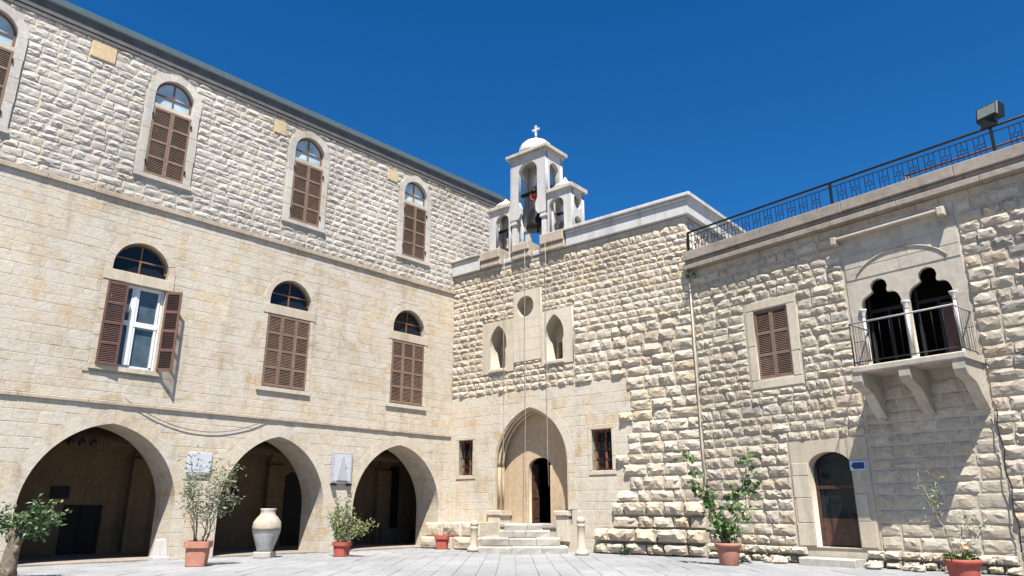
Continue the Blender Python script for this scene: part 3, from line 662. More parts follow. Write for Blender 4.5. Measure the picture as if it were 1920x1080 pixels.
# church door: open leaf, jambs, threshold
df = MB().box(3.22, 3.31, .50, .551, .84, 2.72).box(4.27, 4.36, .50, .551, .84, 2.72).build('door_frame', M['niche'], B)
dl = MB().box(0, .34, 0, .06, .86, 2.80).build('door_leaf', M['door_wood'], B); dl.location = (3.335, .71, 0); dl.rotation_euler = (0, 0, R(84))
for z in (1.0, 1.65, 2.3): MB().box(.06, .28, -.02, 0, z, z+.5).build('door_panel', M['door_wood'], dl)
MB().cbox(2.25, 5.3, -.05, 1.0, .70, .83, .02).build('threshold', M['step'], B)
# small barred windows
for a, b, z0, z1 in WINB:
    root = MB().cbox(a-.13, b+.13, -.03, .3, z0-.13, z0-.004, .01).build('window_surround', M['dressed'], B)
    MB().cbox(a-.13, b+.13, -.035, .3, z1+.004, z1+.15, .01).build('lintel', M['dressed'], root)
    jambs(root, a, b, z0, z1, .13, -.03, .3, (.4, .5), M['dressed'], gap=.005)
    w = MB().box(a, a+.07, .24, .30, z0, z1).box(b-.07, b, .24, .30, z0, z1).box(a+.07, b-.07, .24, .30, z1-.08, z1).box(a+.07, b-.07, .24, .30, z0, z0+.07).box((a+b)/2-.03, (a+b)/2+.03, .24, .30, z0+.07, z1-.08).build('window', M['wood_red'], B)
    MB().box(a, b, .305, .31, z0, z1).build('pane', M['glass_dark'], w)
    for k in range(1, 4): MB().tube([(a + (b-a)*k/4, .14, z0), (a + (b-a)*k/4, .14, z1)], .014, 6).build('iron_bar', M['iron'], w)
    for k in range(1, 4): MB().tube([(a, .13, z0 + (z1-z0)*k/4), (b, .13, z0 + (z1-z0)*k/4)], .012, 6).build('iron_bar', M['iron'], w)
# parapet and copings
band(B, 'parapet_course_block', 0, 10.18, 9.97, 10.14, .03, M['dressed_grey'], .7)
for a, b in ((0.0, 1.48),): 
    MB().cbox(a, b, -.16, .45, 10.16, 10.72, .02).build('parapet', M['white_stone'], B); MB().cbox(a, b+.02, -.24, .50, 10.72, 10.80, .02).build('coping', M['dressed_grey'], B)
for a, b, z in ((1.55, 2.58, 10.80), (3.15, 4.0, 10.74), (4.47, 5.55, 10.82)):
    MB().cbox(a, b, -.20, .45, 10.16, 10.42, .03).build('parapet_block', M['coping_brown'], B); MB().cbox(a+.02, b-.02, -.26, .45, 10.43, z, .03).build('coping_block', M['coping_brown'], B)
for a, b in ((2.62, 3.12), (4.03, 4.44)): MB().cbox(a, b, -.08, .40, 10.16, 10.34, .03).build('parapet_block', M['white_stone'], B)
pr = MB(); pr.cbox(5.58, 10.30, -.14, .40, 10.16, 10.62, .02); pr.box(9.95, 10.30, .40, 9.0, 10.16, 10.62)
pr.build('parapet', M['white_stone'], B)
cp = MB(); cp.cbox(5.56, 10.42, -.26, .46, 10.72, 10.84, .02); cp.box(9.9, 10.42, .46, 9.0, 10.72, 10.84); cp.cbox(5.57, 10.35, -.19, .43, 10.62, 10.72, .03); cp.box(9.92, 10.35, .43, 9.0, 10.62, 10.72)
cp.build('coping', M['white_stone'], B)
# right flank of the church above the wing roof
fl = thing_dummy = MB().box(0, 8.6, 0, .4, 0, 10.1).build('flank_wall', M['mortar'], B); fl.location = (10.10, .02, 0); fl.rotation_euler = (0, 0, R(90))
fst = lay((.05, 8.5, 8.5, 9.96), (.19, .27), (.24, .5), [], 'rock', .07, .028)
bpy.context.view_layer.update()
V = []; F = []; nv = 0
for s in fst:
    vv, ff = random.choice(ROCK); V.append(vv*np.array([s[1]-s[0], s[5], s[3]-s[2]]) + np.array([s[0], 0, s[2]])); F += [tuple(a+nv for a in f) for f in ff]; nv += len(vv)
me = bpy.data.meshes.new('flank_stones'); me.from_pydata([tuple(p) for p in np.concatenate(V)], [], F); o = link('flank_stones', me, M['church'], fl); o['kind'] = 'stuff'

# bell tower -----------------------------------------------------------------------------------
def locB(u, n, z=0): return P0 + dB*u + nB*n + Vector((0, 0, z))
T = thing('bell_tower', 'white open bell turret with a small dome and cross on the church roof', 'bell tower', locB(3.54, -.30, 10.1), aB)
def bay(x0, x1, y0, y1, z0, zs, z1, hole_w, mat, name, side_round=False, rise=None, shift=0.0):
    """open bay: front and back plates with an arch, side plates with arch or round holes"""
    xc = (x0+x1)/2 + shift; t = .16; a = hole_w/2; ri = rise or a
    P = pointed(xc, a, zs, ri)
    out = [(x0, z0), (xc-a, z0)] + P + [(xc+a, z0), (x1, z0), (x1, z1), (x0, z1)]
    o1 = plate(name + '_front', out, [], y0, y0+t, mat, T); plate(name + '_back', out, [], y1-t, y1, mat, T)
    yc = (y0+y1)/2; hw = (y1-y0)/2
    for xs in (x0, x1-t):
        if side_round:
            hs = [circ(yc, zs + .10, hw*.56), circ(yc, zs - .72, hw*.54)]; ot = rect(y0+t, y1-t, z0, z1)
            hs = [[(p[0], zs + .10 + (p[1]-zs-.10)*1.3) for p in hs[0]], hs[1]]
        else:
            b = hw*.52; Q = pointed(yc, b, zs, b*1.1); hs = []; ot = [(y0+t, z0), (yc-b, z0)] + Q + [(yc+b, z0), (y1-t, z0), (y1-t, z1), (y0+t, z1)]
        sp_ = plate(name + '_side', ot, hs, 0, t, mat, T)
        for v in sp_.data.vertices:
            y, d, z = v.co; v.co = (xs + d, y, z)
        sp_.data.flip_normals()
x0, x1, dep = -.87, .87, 1.12
bay(x0, x1, 0, dep, 1.9, 3.75, 4.42, .92, M['white_stone'], 'belfry')
for sx in (-.72, .72):
    for y in (.15, dep-.15):
        c1 = MB().box(sx-.10, sx+.10, y-.10, y+.10, 0, 1.72).build('column', M['white_stone'], T)
        MB().box(sx-.15, sx+.15, y-.15, y+.15, 1.72, 1.80).box(sx-.13, sx+.13, y-.13, y+.13, 1.80, 1.90).build('capital', M['white_stone'], c1)
for sx in (-1, 1):      # swelling corbels on the legs
    MB().prism([(sx*.46, 1.9), (sx*.36, 2.10), (sx*.36, 2.35), (sx*.46, 2.60)][::(-1 if sx > 0 else 1)][::-1], .01, .15).build('corbel', M['white_stone'], T)
MB().cbox(x0-.06, x1+.06, -.06, dep+.06, 4.42, 4.52, .02).cbox(x0-.15, x1+.15, -.15, dep+.15, 4.525, 4.66, .02).build('cornice', M['dressed_grey'], T)
dm = MB().lathe([(.70, 4.66), (.70, 4.74), (.68, 4.90), (.60, 5.08), (.46, 5.22), (.28, 5.31), (.10, 5.35), (.06, 5.40), (.08, 5.45), (.03, 5.50), (.015, 5.52)], 0, dep/2, 28).build('dome', M['white_stone'], T)
cr = MB().tube([(0, dep/2, 5.48), (0, dep/2, 5.66)], [.06, .035], 8).box(-.04, .04, dep/2-.03, dep/2+.03, 5.62, 6.02).box(-.17, .17, dep/2-.028, dep/2+.028, 5.80, 5.88).build('cross', M['white_stone'], dm)
for s in (-1, 1):
    xa, xb = (.90, 2.0) if s > 0 else (-2.0, -.90)
    bay(xa, xb, .04, .88, .05, 2.0, 2.55, .66, M['white_stone'], 'side_bay', True, shift=-s*.13)
    MB().cbox(xa-.10+(.12 if s > 0 else 0), xb+.10-(0 if s > 0 else .12), -.06, .98, 2.55, 2.70, .02).build('side_cornice', M['dressed_grey'], T)
    xm = (xa+xb)/2
    MB().lathe([(.50, 2.70), (.46, 2.80), (.36, 2.90), (.24, 2.98), (.12, 3.06), (.08, 3.14), (.03, 3.24)], xm, .46, 24).build('side_dome', M['white_stone'], T)
# beams carrying the bells are parts of the tower
for bb in ((-.75, .75, .50, .62, 3.05, 3.17), (.95, 1.95, .42, .50, 1.78, 1.86), (-1.95, -.95, .42, .50, 1.78, 1.86)): MB().box(*bb).build('bell_beam', M['bronze'], T)
def bell(u, n, z, s, label, yoke):
    t = thing('bell', label, 'bell', locB(u, n, z), aB)
    MB().lathe([(.02, 0.02), (.36*s, 0.0), (.38*s, .02*s), (.33*s, .14*s), (.27*s, .32*s), (.24*s, .52*s), (.20*s, .66*s), (.08*s, .73*s), (.03*s, .74*s)], 0, 0, 24).build('bell_body', M['bronze'], t)
    MB().tube([(0, 0, .70*s), (0, 0, 1.0*s)], .05*s, 8).build('crown', M['bronze'], t)
    MB().tube([(0, 0, -.12*s), (0, 0, .3*s)], [.05*s, .02*s], 8).build('clapper', M['iron'], t)
    if yoke:
        y = MB().box(-.30, .30, -.06, .06, .98*s, 1.12*s).box(-.10, .10, -.05, .05, 1.12*s, 1.40*s)
        pts = [(.30*math.cos(i*math.pi/8), -.10, 1.15*s + .30*math.sin(i*math.pi/8)) for i in range(17)]
        y.tube(pts, .028, 6, caps=False); y.box(-.30, .30, -.115, -.085, 1.13*s, 1.17*s)
        y.build('yoke', M['red_paint'], t)
bell(3.60, -.86, 11.62, 1.28, 'large dark bronze bell with red yoke in the main opening of the turret', True)
bell(4.92, -.76, 10.95, .86, 'small dark bell hanging in the right-hand side bay of the turret', False)
bell(2.16, -.76, 10.95, .86, 'small dark bell hanging in the left-hand side bay of the turret', False)
for u, z1, zt, lab in ((2.88, 2.2, 10.44, 'thin bell rope hanging down the church front left of the porch door'), (3.84, 1.5, 10.4, 'thin bell rope hanging down the middle of the porch arch'), (4.80, 2.0, 10.44, 'thin bell rope hanging down the church front right of the porch door')):
    o = MB().tube([(0, .42, zt+.4), (0, .1, zt), (0, -.16, zt-.02)] + [(.02*math.sin(k*1.7), 0.0-.16, zt - (zt-z1)*k/8) for k in range(1, 9)], .009, 6).build('bell_rope', M['rope'])
    o.location = locB(u, .15 if zt > 10.42 else .13); o.rotation_euler = (0, 0, aB); tag(o, lab, 'rope')

# steps, bollards, blocks ----------------------------------------------------------------------
S = thing('stone_steps', 'worn pale stone steps leading up to the church porch', 'steps', (.4, 24.2, 0))
def worn(m, x0, x1, y0, y1, z0, z1):
    n = max(2, int((x1-x0)/.35)); X = [x0 + (x1-x0)*i/n for i in range(n+1)]
    rows = [[(x, y0 + random.uniform(-.02, .02), z0) for x in X], [(x, y0 + random.uniform(-.02, .02), z1-.035) for x in X], [(x, y0+.035 + random.uniform(-.01, .02), z1 + random.uniform(-.012, .004)) for x in X], [(x, y1, z1) for x in X]]
    vs = [p for r in rows for p in r]; k = n+1
    fs = [(r*k+i, r*k+i+1, (r+1)*k+i+1, (r+1)*k+i) for r in range(3) for i in range(n)]
    m.add(vs, fs); m.add([rows[0][0], rows[1][0], rows[2][0], rows[3][0], (x0, y1, z0)], [(0,1,2,3,4)]); m.add([rows[0][-1], rows[1][-1], rows[2][-1], rows[3][-1], (x1, y1, z0)], [(4,3,2,1,0)])
for (xa, xb, yf, yb2, z0, z1, cuts) in ((-1.02, 1.70, 23.15, 26.6, -.02, .205, (0.0, .9)), (-.98, 1.50, 23.85, 26.5, .205, .43, (-.1, .75)), (-.42, 1.22, 24.45, 26.2, .43, .64, (.45,)), (-.25, 1.25, 24.95, 26.2, .64, .825, (.5,))):
    xs = [xa] + [c_ for c_ in cuts] + [xb]
    for a, b in zip(xs[:-1], xs[1:]):
        m = MB(); worn(m, a+.006-.4, b-.006-.4, yf-24.2+random.uniform(-.02, .02), min(yb2, P0.y - (b - P0.x)*.8324 + .35)-24.2, z0, z1 - random.uniform(0, .012)); m.build('step_block', M['step'], S)
def bollard(x, y, h, lab, tilt):
    t = thing('stone_bollard', lab, 'bollard', (x, y, 0), 0, 'stone posts flanking the church steps'); t.rotation_euler = tilt
    MB().lathe([(.20, 0), (.20, .10), (.15, .14), (.125, .2), (.115, h*.55), (.11, h-.2), (.13, h-.17), (.13, h-.12), (.105, h-.1)], 0, 0, 16).build('shaft', M['dressed'], t)
    MB().lathe([(.10, h-.1), (.135, h-.04), (.12, h+.04), (.06, h+.09), (.01, h+.1)], 0, 0, 16).build('cap', M['dressed'], t)
bollard(2.03, 22.35, .98, 'carved pale stone post on the right of the church steps', (R(1), R(-1), 0))
bollard(-1.22, 24.25, .86, 'plain pale stone post on the left of the church steps', (R(-1), R(2), 0))
# raised ledge of blocks along the wall left of the steps
for k, (u, n_, w, d, z0, z1, lab) in enumerate(((.35, .75, .80, .7, .38, .84, 'pale squared block on the ledge nearest the building corner'), (1.20, .72, .85, .7, .40, .86, 'tan squared block in the middle of the ledge left of steps'), (2.05, .70, .80, .7, .40, .86, 'dark-spotted squared block on the ledge beside the porch base'),
                                                (.75, .95, 1.5, .9, 0.0, .38, 'long rough block under the ledge behind the small red pot'), (2.2, .9, 1.3, .9, 0.0, .40, 'rough foundation block under the ledge next to the left post'))):
    t = thing('ledge_block', lab, 'stone block', locB(u, n_), aB)
    V, F = ROCK[k+3]
    MB().cbox(-w/2, w/2, -d/2, d, z0, z1, .04).build('block', M['church'] if z0 < .1 else M['ashlar'], t)
    MB().add([(p[0]*w*.94 - w*.47, p[1]*.07 - d/2, z0+.02+p[2]*(z1-z0-.04)) for p in V], F).build('rough_face', M['church'], t)

# ================================================================ RIGHT: wing with balcony
W = thing('balcony_wing', 'rock-faced stone wing on the right with twin-arched balcony window and arched door', 'building', P1, aC)
def ogee(xc, w, z0, off=0.0):
    """lobed head: shoulders curve in to a small round top lobe"""
    a = w/2 + off; pts = [(xc + a, z0)]
    pts += [(xc + a + .0, 5.90)]
    for i in range(1, 7):
        t = math.pi/2*i/6; pts.append((xc + .19 + off + (a-.19-off)*max(math.cos(t), 0)**.62, 5.90 + .42*math.sin(t)**.9 + off*.5))
    for i in range(9):
        t = -.55 + (math.pi + 1.1)*i/8; pts.append((xc + (.205+off)*math.cos(t), 6.49 + (.205+off)*math.sin(t)))
    L = pts[1:7]
    return pts + [(2*xc - p[0], p[1]) for p in L[::-1]] + [(xc - a, z0)]
OG = [5.525, 6.655]; DW = (3.16, 4.25)
def segdoor(off=0.0): return [(DW[1]+off, .40), (DW[1]+off, 2.30)] + [(3.705 + (.545+off)*math.cos(math.pi*i/12), 2.30 + (.34+off)*math.sin(math.pi*i/12)) for i in range(1, 12)] + [(DW[0]-off, 2.30), (DW[0]-off, .40)]
WC = (2.04, 3.05, 4.66, 6.57)
wallC = plate('wall', [(0,-.03),(14,-.03),(14,8.3),(0,8.3)], [rect(*WC), segdoor(.0), rect(4.93, 7.24, 4.47, 6.80)], 0.0, .5, M['mortar'], W)
blkC = [block_rect(1.74, 3.36, 4.36, 6.86), block_rect(2.66, 4.72, .36, 2.96), block_rect(4.74, 7.46, 4.10, 8.3)]
stC = [s + (0,) for s in lay((.04, 14, 2.9, 8.12), (.18, .32), (.22, .60), blkC, 'rock', .066, .016)]
under = (4.74, 6.55, .35, 4.08)
stC = [s for s in stC if not (s[0] > 4.6 and s[1] < 6.7 and s[3] < 4.1)]
stC = []
for reg, hr, wr, kind, rl, gap in (((.04, 4.72, 2.96, 8.10), (.18, .31), (.22, .58), 'rock', .066, .016), ((4.74, 7.46, 2.96, 4.08), (.22, .32), (.32, .66), 'rock', .040, .022),
                                   ((7.48, 14, .0, 8.10), (.20, .33), (.26, .66), 'rock', .075, .018), ((.04, 2.64, .42, 2.94), (.22, .34), (.26, .62), 'rock', .070, .018),
                                   ((4.74, 7.46, .40, 2.94), (.24, .34), (.36, .72), 'rock', .040, .022)):
    stC += [s + (0,) for s in lay(reg, hr, wr, [block_rect(1.74, 3.36, 4.36, 6.86), block_rect(4.70, 7.47, 4.09, 8.3)], kind, rl, gap)]
stC += [s + (0, .10) for s in lay((.04, 2.9, 0, .40), (.18, .24), (.22, .5), [], 'rock', .18, .03)]
stC += [s + (0, .08) for s in lay((4.4, 7.46, 0, .38), (.17, .22), (.22, .5), [], 'rock', .16, .03)]
stC = [(s[:6] + (1,) + s[7:]) if s[0] > 7.9 and random.random() < min(.75, (s[0]-7.6)*.45) else s for s in stC]
emit(stC, [M['wing'], M['wing_grey']], wallC)
# smooth dressed fields, each block its own piece
def field(x0, x1, z0, z1, holes, hr, wr, mat, name):
    root = plate(name, rect(x0, x1, z0, z1), holes, -.022, wr, mat, W); return root
f1 = field(1.76, 3.34, 4.38, 6.84, [rect(*WC)], 0, .0, M['dressed'], 'window_surround')
f2 = field(2.68, 4.70, .38, 2.94, [segdoor(.0)], 0, 0, M['dressed'], 'door_surround')
f3 = field(4.76, 7.44, 4.12, 8.12, [ogee(x, .98, 4.50) for x in OG], 0, .09, M['dressed_grey'], 'balcony_window_surround')
for (xa, xb, za, zb) in ((1.80, 3.30, 6.60, 6.82), (1.80, 2.02, 5.6, 6.58), (1.80, 2.02, 4.64, 5.58), (3.07, 3.32, 5.3, 6.58), (3.07, 3.28, 4.64, 5.28), (1.82, 3.3, 4.40, 4.62)):
    MB().cbox(xa, xb, -.034 - random.uniform(0, .006), -.0, za+.004, zb-.004, .006).build('surround_block', M['dressed'], f1)
for (xa, xb, za, zb) in ((2.70, 3.14, .42, .95), (2.74, 3.14, .96, 1.55), (2.70, 3.14, 1.56, 2.08), (2.72, 3.14, 2.09, 2.40), (4.27, 4.66, .42, 1.0), (4.27, 4.55, 1.01, 1.62), (4.27, 4.68, 1.63, 2.4)):
    MB().cbox(xa, xb, -.036 - random.uniform(0, .006), -.0, za+.004, zb-.004, .006).build('surround_block', M['dressed'], f2)
for (xa, xb, za, zb) in ((4.78, 5.02, 4.5, 5.2), (4.78, 5.02, 5.21, 5.9), (7.18, 7.42, 4.5, 5.1), (7.18, 7.42, 5.11, 5.95), (4.78, 6.08, 6.78, 7.08), (6.09, 7.42, 6.78, 7.08), (4.78, 5.5, 7.09, 7.45), (5.51, 6.3, 7.09, 7.45), (6.31, 7.42, 7.09, 7.45)):
    MB().cbox(xa, xb, -.034 - random.uniform(0, .006), -.0, za+.004, zb-.004, .006).build('surround_block', M['dressed_grey'], f3)
# hood mould and arc above the twin lights
MB().cbox(4.64, 7.28, -.25, .0, 7.86, 7.93, .02).cbox(4.60, 4.74, -.27, .0, 7.76, 7.96, .02).cbox(7.16, 7.32, -.27, .0, 7.76, 7.96, .02).build('hood_mould', M['dressed_grey'], W)
pts = [(6.10 + 1.12*math.cos(t), -.05, 6.62 + .70*math.sin(t)) for t in [R(20) + R(140)*i/18 for i in range(19)]]
MB().tube(pts, .020, 6).build('arc_moulding', M['string'], W)
# ledge (roof edge) of the wing
lg = band
band(W, 'ledge_block', -.02, 14, 8.56, 8.84, .30, M['ledge'], 2.4)
band(W, 'ledge_moulding', -.02, 14, 8.42, 8.555, .20, M['ledge'], 2.0)
band(W, 'ledge_fillet', -.02, 14, 8.28, 8.415, .27, M['ledge'], 1.7)
band(W, 'corbel_course_block', 0, 14, 8.12, 8.275, .02, M['coping_brown'], .6)
MB().box(0, 14, .02, 9.5, 8.42, 8.70).build('terrace_roof', M['roof'], W)
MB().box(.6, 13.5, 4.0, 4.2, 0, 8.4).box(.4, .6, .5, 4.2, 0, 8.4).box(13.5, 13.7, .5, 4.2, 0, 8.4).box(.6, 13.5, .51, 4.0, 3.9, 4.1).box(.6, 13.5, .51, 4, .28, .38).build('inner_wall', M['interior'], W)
# shuttered window of the wing
for s, x in ((1, WC[0]+.005), (-1, WC[1]-.005)):
    shutter_leaf(W, s*.498, 1.89, 3, (x, .03, WC[2]+.01), 0, M['shutter'], M['slat'])
MB().box(WC[0], WC[1], .12, .14, WC[2], WC[3]).build('window_backing', M['glass_dark'], W)
# twin lights: colonnettes, dark leaves
for x in (5.07, 6.09, 7.13):
    r0 = .034 if x != 6.09 else .042
    cl = MB().tube([(x, -.03, 4.66), (x, -.03, 5.80)], r0, 12).build('colonnette', M['white_stone'], W)
    MB().lathe([(r0+.03, 4.50), (r0+.03, 4.58), (r0+.01, 4.62), (r0, 4.66)], x, -.03, 12).build('column_base', M['white_stone'], cl)
    MB().lathe([(r0, 5.78), (r0+.015, 5.82), (r0+.005, 5.85), (r0+.05, 5.95), (r0+.06, 5.99)], x, -.03, 12).build('capital', M['white_stone'], cl)
for x in OG:
    fr = MB().box(x-.49, x-.43, .36, .42, 4.5, 6.75).box(x+.43, x+.49, .36, .42, 4.5, 6.75).box(x-.43, x+.43, .36, .42, 4.5, 4.60).box(x-.43, x+.43, .36, .42, 5.95, 6.03).build('balcony_door', M['black_wood'], W)
    MB().box(x-.03, x+.03, .37, .41, 4.6, 5.95).build('mullion', M['black_wood'], fr)
MB().box(6.72, 7.12, .30, .35, 4.52, 5.85).build('open_leaf', M['door_wood'], W)
# balcony: slab, three brackets, railing
bal = MB().cbox(5.08, 7.50, -1.06, .0, 4.28, 4.43, .025).build('balcony_slab', M['dressed_grey'], W)
for x in (5.16, 6.22, 7.32):
    prof = [(-1.03, 4.278), (-1.03, 4.08), (-.96, 3.97), (-.78, 3.91), (-.56, 3.84), (-.40, 3.66), (-.24, 3.50), (-.10, 3.36), (.0, 3.30), (.0, 4.278)]
    m = MB(); n = len(prof); m.add([(x-.12, y, z) for y, z in prof] + [(x+.12, y, z) for y, z in prof], [tuple(range(n)), tuple(range(2*n-1, n-1, -1))] + [(i, n+i, n+(i+1)%n, (i+1)%n) for i in range(n)])
    m.build('balcony_bracket', M['dressed_grey'], bal)
rl = MB().tube([(5.14, -.01, 5.45), (5.14, -.99, 5.45), (7.40, -.99, 5.45), (7.40, -.01, 5.45)], .022, 8).build('balcony_railing', M['plaque_frame'], W)
MB().tube([(5.14, -.01, 4.53), (5.14, -.99, 4.53), (7.40, -.99, 4.53), (7.40, -.01, 4.53)], .012, 6).build('bottom_rail', M['iron'], rl)
for (x, y) in [(5.14, -.99), (7.40, -.99), (5.14, -.02), (7.40, -.02)]: MB().tube([(x, y, 4.43), (x, y, 5.44)], .018, 6).build('railing_post', M['iron'], rl)
for k in range(1, 10): MB().tube([(5.14 + 2.26*k/10, -.99, 4.53), (5.14 + 2.26*k/10, -.99, 5.44)], .004, 5).build('baluster', M['iron'], rl)
for k in range(1, 7):
    for x in (5.14, 7.40): MB().tube([(x, -.99*k/7, 4.53), (x, -.99*k/7, 5.44)], .0055, 5).build('baluster', M['iron'], rl)
# arched door
dr = MB().box(DW[0], DW[0]+.08, .22, .30, .41, 2.30).box(DW[1]-.08, DW[1], .22, .30, .41, 2.30).box(DW[0]+.08, DW[1]-.08, .22, .30, 1.76, 1.84).build('door', M['door_wood'], W)
MB().prism([(DW[0]+.01, 1.84), (DW[1]-.01, 1.84), (DW[1]-.01, 2.30)] + [(3.705 + .535*math.cos(math.pi*i/12), 2.30 + .33*math.sin(math.pi*i/12)) for i in range(1, 12)] + [(DW[0]+.01, 2.30)], .27, .28).build('fanlight_pane', M['glass_dark'], dr)
MB().box(DW[0]+.08, DW[1]-.08, .24, .29, .42, 1.06).build('door_panel', M['door_wood'], dr)
MB().box(DW[0]+.08, DW[1]-.08, .27, .28, 1.06, 1.76).build('door_pane', M['glass_dark'], dr)
MB().tube([(4.05, .20, 1.02), (4.05, .20, 1.18)], .015, 6).build('handle', M['iron'], dr)
ds = MB().cbox(2.96, 4.36, -.62, -.05, -.02, .17, .02).build('door_step', M['step'], W)

# rail on the terrace --------------------------------------------------------------------------
def locC(u, n, z=0): return P1 + dC*u + nC*n + Vector((0, 0, z))
RL = thing('terrace_railing', 'long dark iron railing with key-pattern infill along the terrace edge', 'railing', locC(0, .05, 8.84), aC)
MB().tube([(.06, 0, .70), (13.9, 0, .70)], .032, 8).build('handrail', M['iron'], RL)
MB().box(.06, 13.9, -.010, .010, .06, .085).build('bottom_rail', M['iron_blue'], RL)
MB().box(.06, 13.9, -.010, .010, .555, .58).build('middle_rail', M['iron_blue'], RL)
for x in (.06, 4.70, 8.50, 12.4): MB().box(x-.03, x+.03, -.03, .03, 0, .69).build('railing_post', M['iron'], RL)
k = 0; x = .20; unit = None
while x < 13.7:
    if all(abs(x + .11 - p) > .18 for p in (4.70, 8.50, 12.4)):
        if unit is None:
            m = MB()
            for a in (0, .22): m.box(a-.008, a+.008, -.008, .008, .085, .555)
            m.box(.008, .212, -.007, .007, .27, .285); m.box(.008, .212, -.007, .007, .36, .375); m.box(.06, .072, -.006, .006, .285, .36); m.box(.15, .162, -.006, .006, .285, .36)
            m.box(.10, .116, -.007, .007, .375, .555); m.box(.10, .116, -.007, .007, .085, .27)
            unit = m.mesh('infill_panel'); unit.materials.append(M['iron_blue'])
        o = bpy.data.objects.new('infill_panel', unit); COL.objects.link(o); o.parent = RL; o.location = (x, 0, 0)
    x += .36
pipe = thing('rust_red_guard_pipe', 'low rust-red pipe rail standing behind the terrace railing on the right', 'pipe rail', locC(6.35, -.55, 8.70), aC)
MB().tube([(0, 0, .62), (7.2, 0, .58)], .03, 8).build('pipe', M['rust'], pipe)
MB().tube([(0, 0, 0), (0, 0, .60)], .03, 8).tube([(.05, 0, .58), (.35, 0, .05)], .025, 8).build('post', M['rust'], pipe)
FLD = thing('floodlight', 'square black floodlight mounted on top of the terrace railing post', 'floodlight', locC(8.50, .05, 9.54), aC)
hd = MB().cbox(-.25, .25, -.12, .10, .20, .57, .03).build('housing', M['iron'], FLD); hd.rotation_euler = (R(-14), 0, R(-14))
MB().box(-.20, .20, -.126, -.121, .25, .52).build('lens', M['lamp_glass'], hd)
for i in range(5): MB().box(-.24+.11*i, -.20+.11*i, .10, .16, .24, .56).build('cooling_fin', M['iron'], hd)
MB().box(-.16, .16, -.05, .06, .0, .10).box(-.10, .10, -.04, .04, .10, .22).build('bracket', M['iron'], FLD)

# conduit, cables, plaques, sign ---------------------------------------------------------------
o = MB().tube([(0, 0, 8.05), (0, 0, 5.4), (.01, 0, 3.0), (.0, 0, 1.9)], .020, 8).build('conduit_pipe', M['dressed'])
o.location = locC(.05, .12); tag(o, 'thin pale pipe running down the joint between church and right wing', 'pipe')
def locA(u, n, z=0): return P0 + Vector((-.67408, -.73866, 0))*u + nA*n + Vector((0, 0, z))
pts = [locA(11.7 - 4.2*t, .045, 4.06 - .15*t - 2.6*t*(1-t)*(.95)) for t in [i/16 for i in range(17)]]
tag(MB().tube([p for p in pts], .011, 6).build('sagging_cable', M['cable']), 'thin grey cable sagging across the wall between the first two arches', 'cable')
pts = [locC(7.55 + .03*math.sin(i*2), .14, 3.45 - .25*i) for i in range(13)]
tag(MB().tube(pts, .012, 6).build('black_cable', M['iron']), 'black cable hanging down the rough wall right of the balcony', 'cable')
pl = thing('marble_plaque', 'blank white marble plaque above the tall pot plant between two arches', 'plaque', locA(9.5, .03, 2.25), aA)
MB().cbox(-.34, .34, -.03, .02, 0, .54, .008).build('slab', M['plaque'], pl); MB().box(-.30, .30, -.035, .0, -.05, -.004).build('bracket', M['plaque_frame'], pl)
ic = thing('icon_plaque', 'framed white relief plaque of a robed figure between the second and third arch', 'plaque', locA(4.81, .03, 2.02), aA)
MB().cbox(-.39, .39, -.06, .0, .06, 1.04, .015).build('frame', M['plaque_frame'], ic); MB().box(-.32, .32, -.068, -.061, .13, .97).build('panel', M['plaque'], ic)
fg = MB().prism([(-.20,.15),(.20,.15),(.17,.35),(.11,.52),(.16,.60),(.08,.68),(.05,.76),(.055,.84),(0,.90),(-.055,.84),(-.05,.76),(-.09,.66),(-.13,.50),(-.17,.34)], -.085, -.069); fg.build('relief_figure', M['relief'], ic)
MB().box(-.36, -.22, -.12, .0, -.02, .055).box(.22, .36, -.12, .0, -.02, .055).build('bracket', M['iron'], ic)
sg = thing('arrow_sign', 'small blue arrow sign on the wall right of the arched door', 'sign', locC(4.43, .045, 2.18), aC)
MB().box(-.19, .19, -.012, 0, -.02, .20).build('plate', M['sign_pale'], sg)
MB().prism([(-.16,.09),(-.09,.015),(.16,.015),(.16,.165),(-.09,.165)], -.018, -.0125).build('arrow', M['blue'], sg)
LB = [thing('hanging_lamp', lab, 'lamp', locA(u, -1.05, 2.86), aA, 'lamps under the first arch') for u, lab in ((12.47, 'leftmost small dark lamp under the crown of the first arch'), (12.2, 'middle small dark lamp under the crown of the first arch'), (11.92, 'rightmost small dark lamp under the crown of the first arch'))]
for t in LB:
    MB().lathe([(.02, .0), (.075, .02), (.085, .10), (.05, .18), (.02, .2)], 0, 0, 12).build('lamp_body', M['iron'], t); MB().tube([(0, 0, .19), (0, 0, .62)], .008, 5).build('chain', M['iron'], t)

t = thing('guard_stone', 'small white tapered guard stone at the right foot of the first arch', 'guard stone', locA(10.30, .10), aA)
MB().add([(-.16,-.16,0),(.16,-.16,0),(.16,.16,0),(-.16,.16,0),(-.10,-.10,.50),(.10,-.10,.52),(.10,.10,.54),(-.10,.10,.53)], [(0,1,5,4),(1,2,6,5),(2,3,7,6),(3,0,4,7),(4,5,6,7)]).build('post', M['white_stone'], t)
MB().cbox(-.21, .21, -.21, .21, -.02, .10, .02).build('foot', M['white_stone'], t)
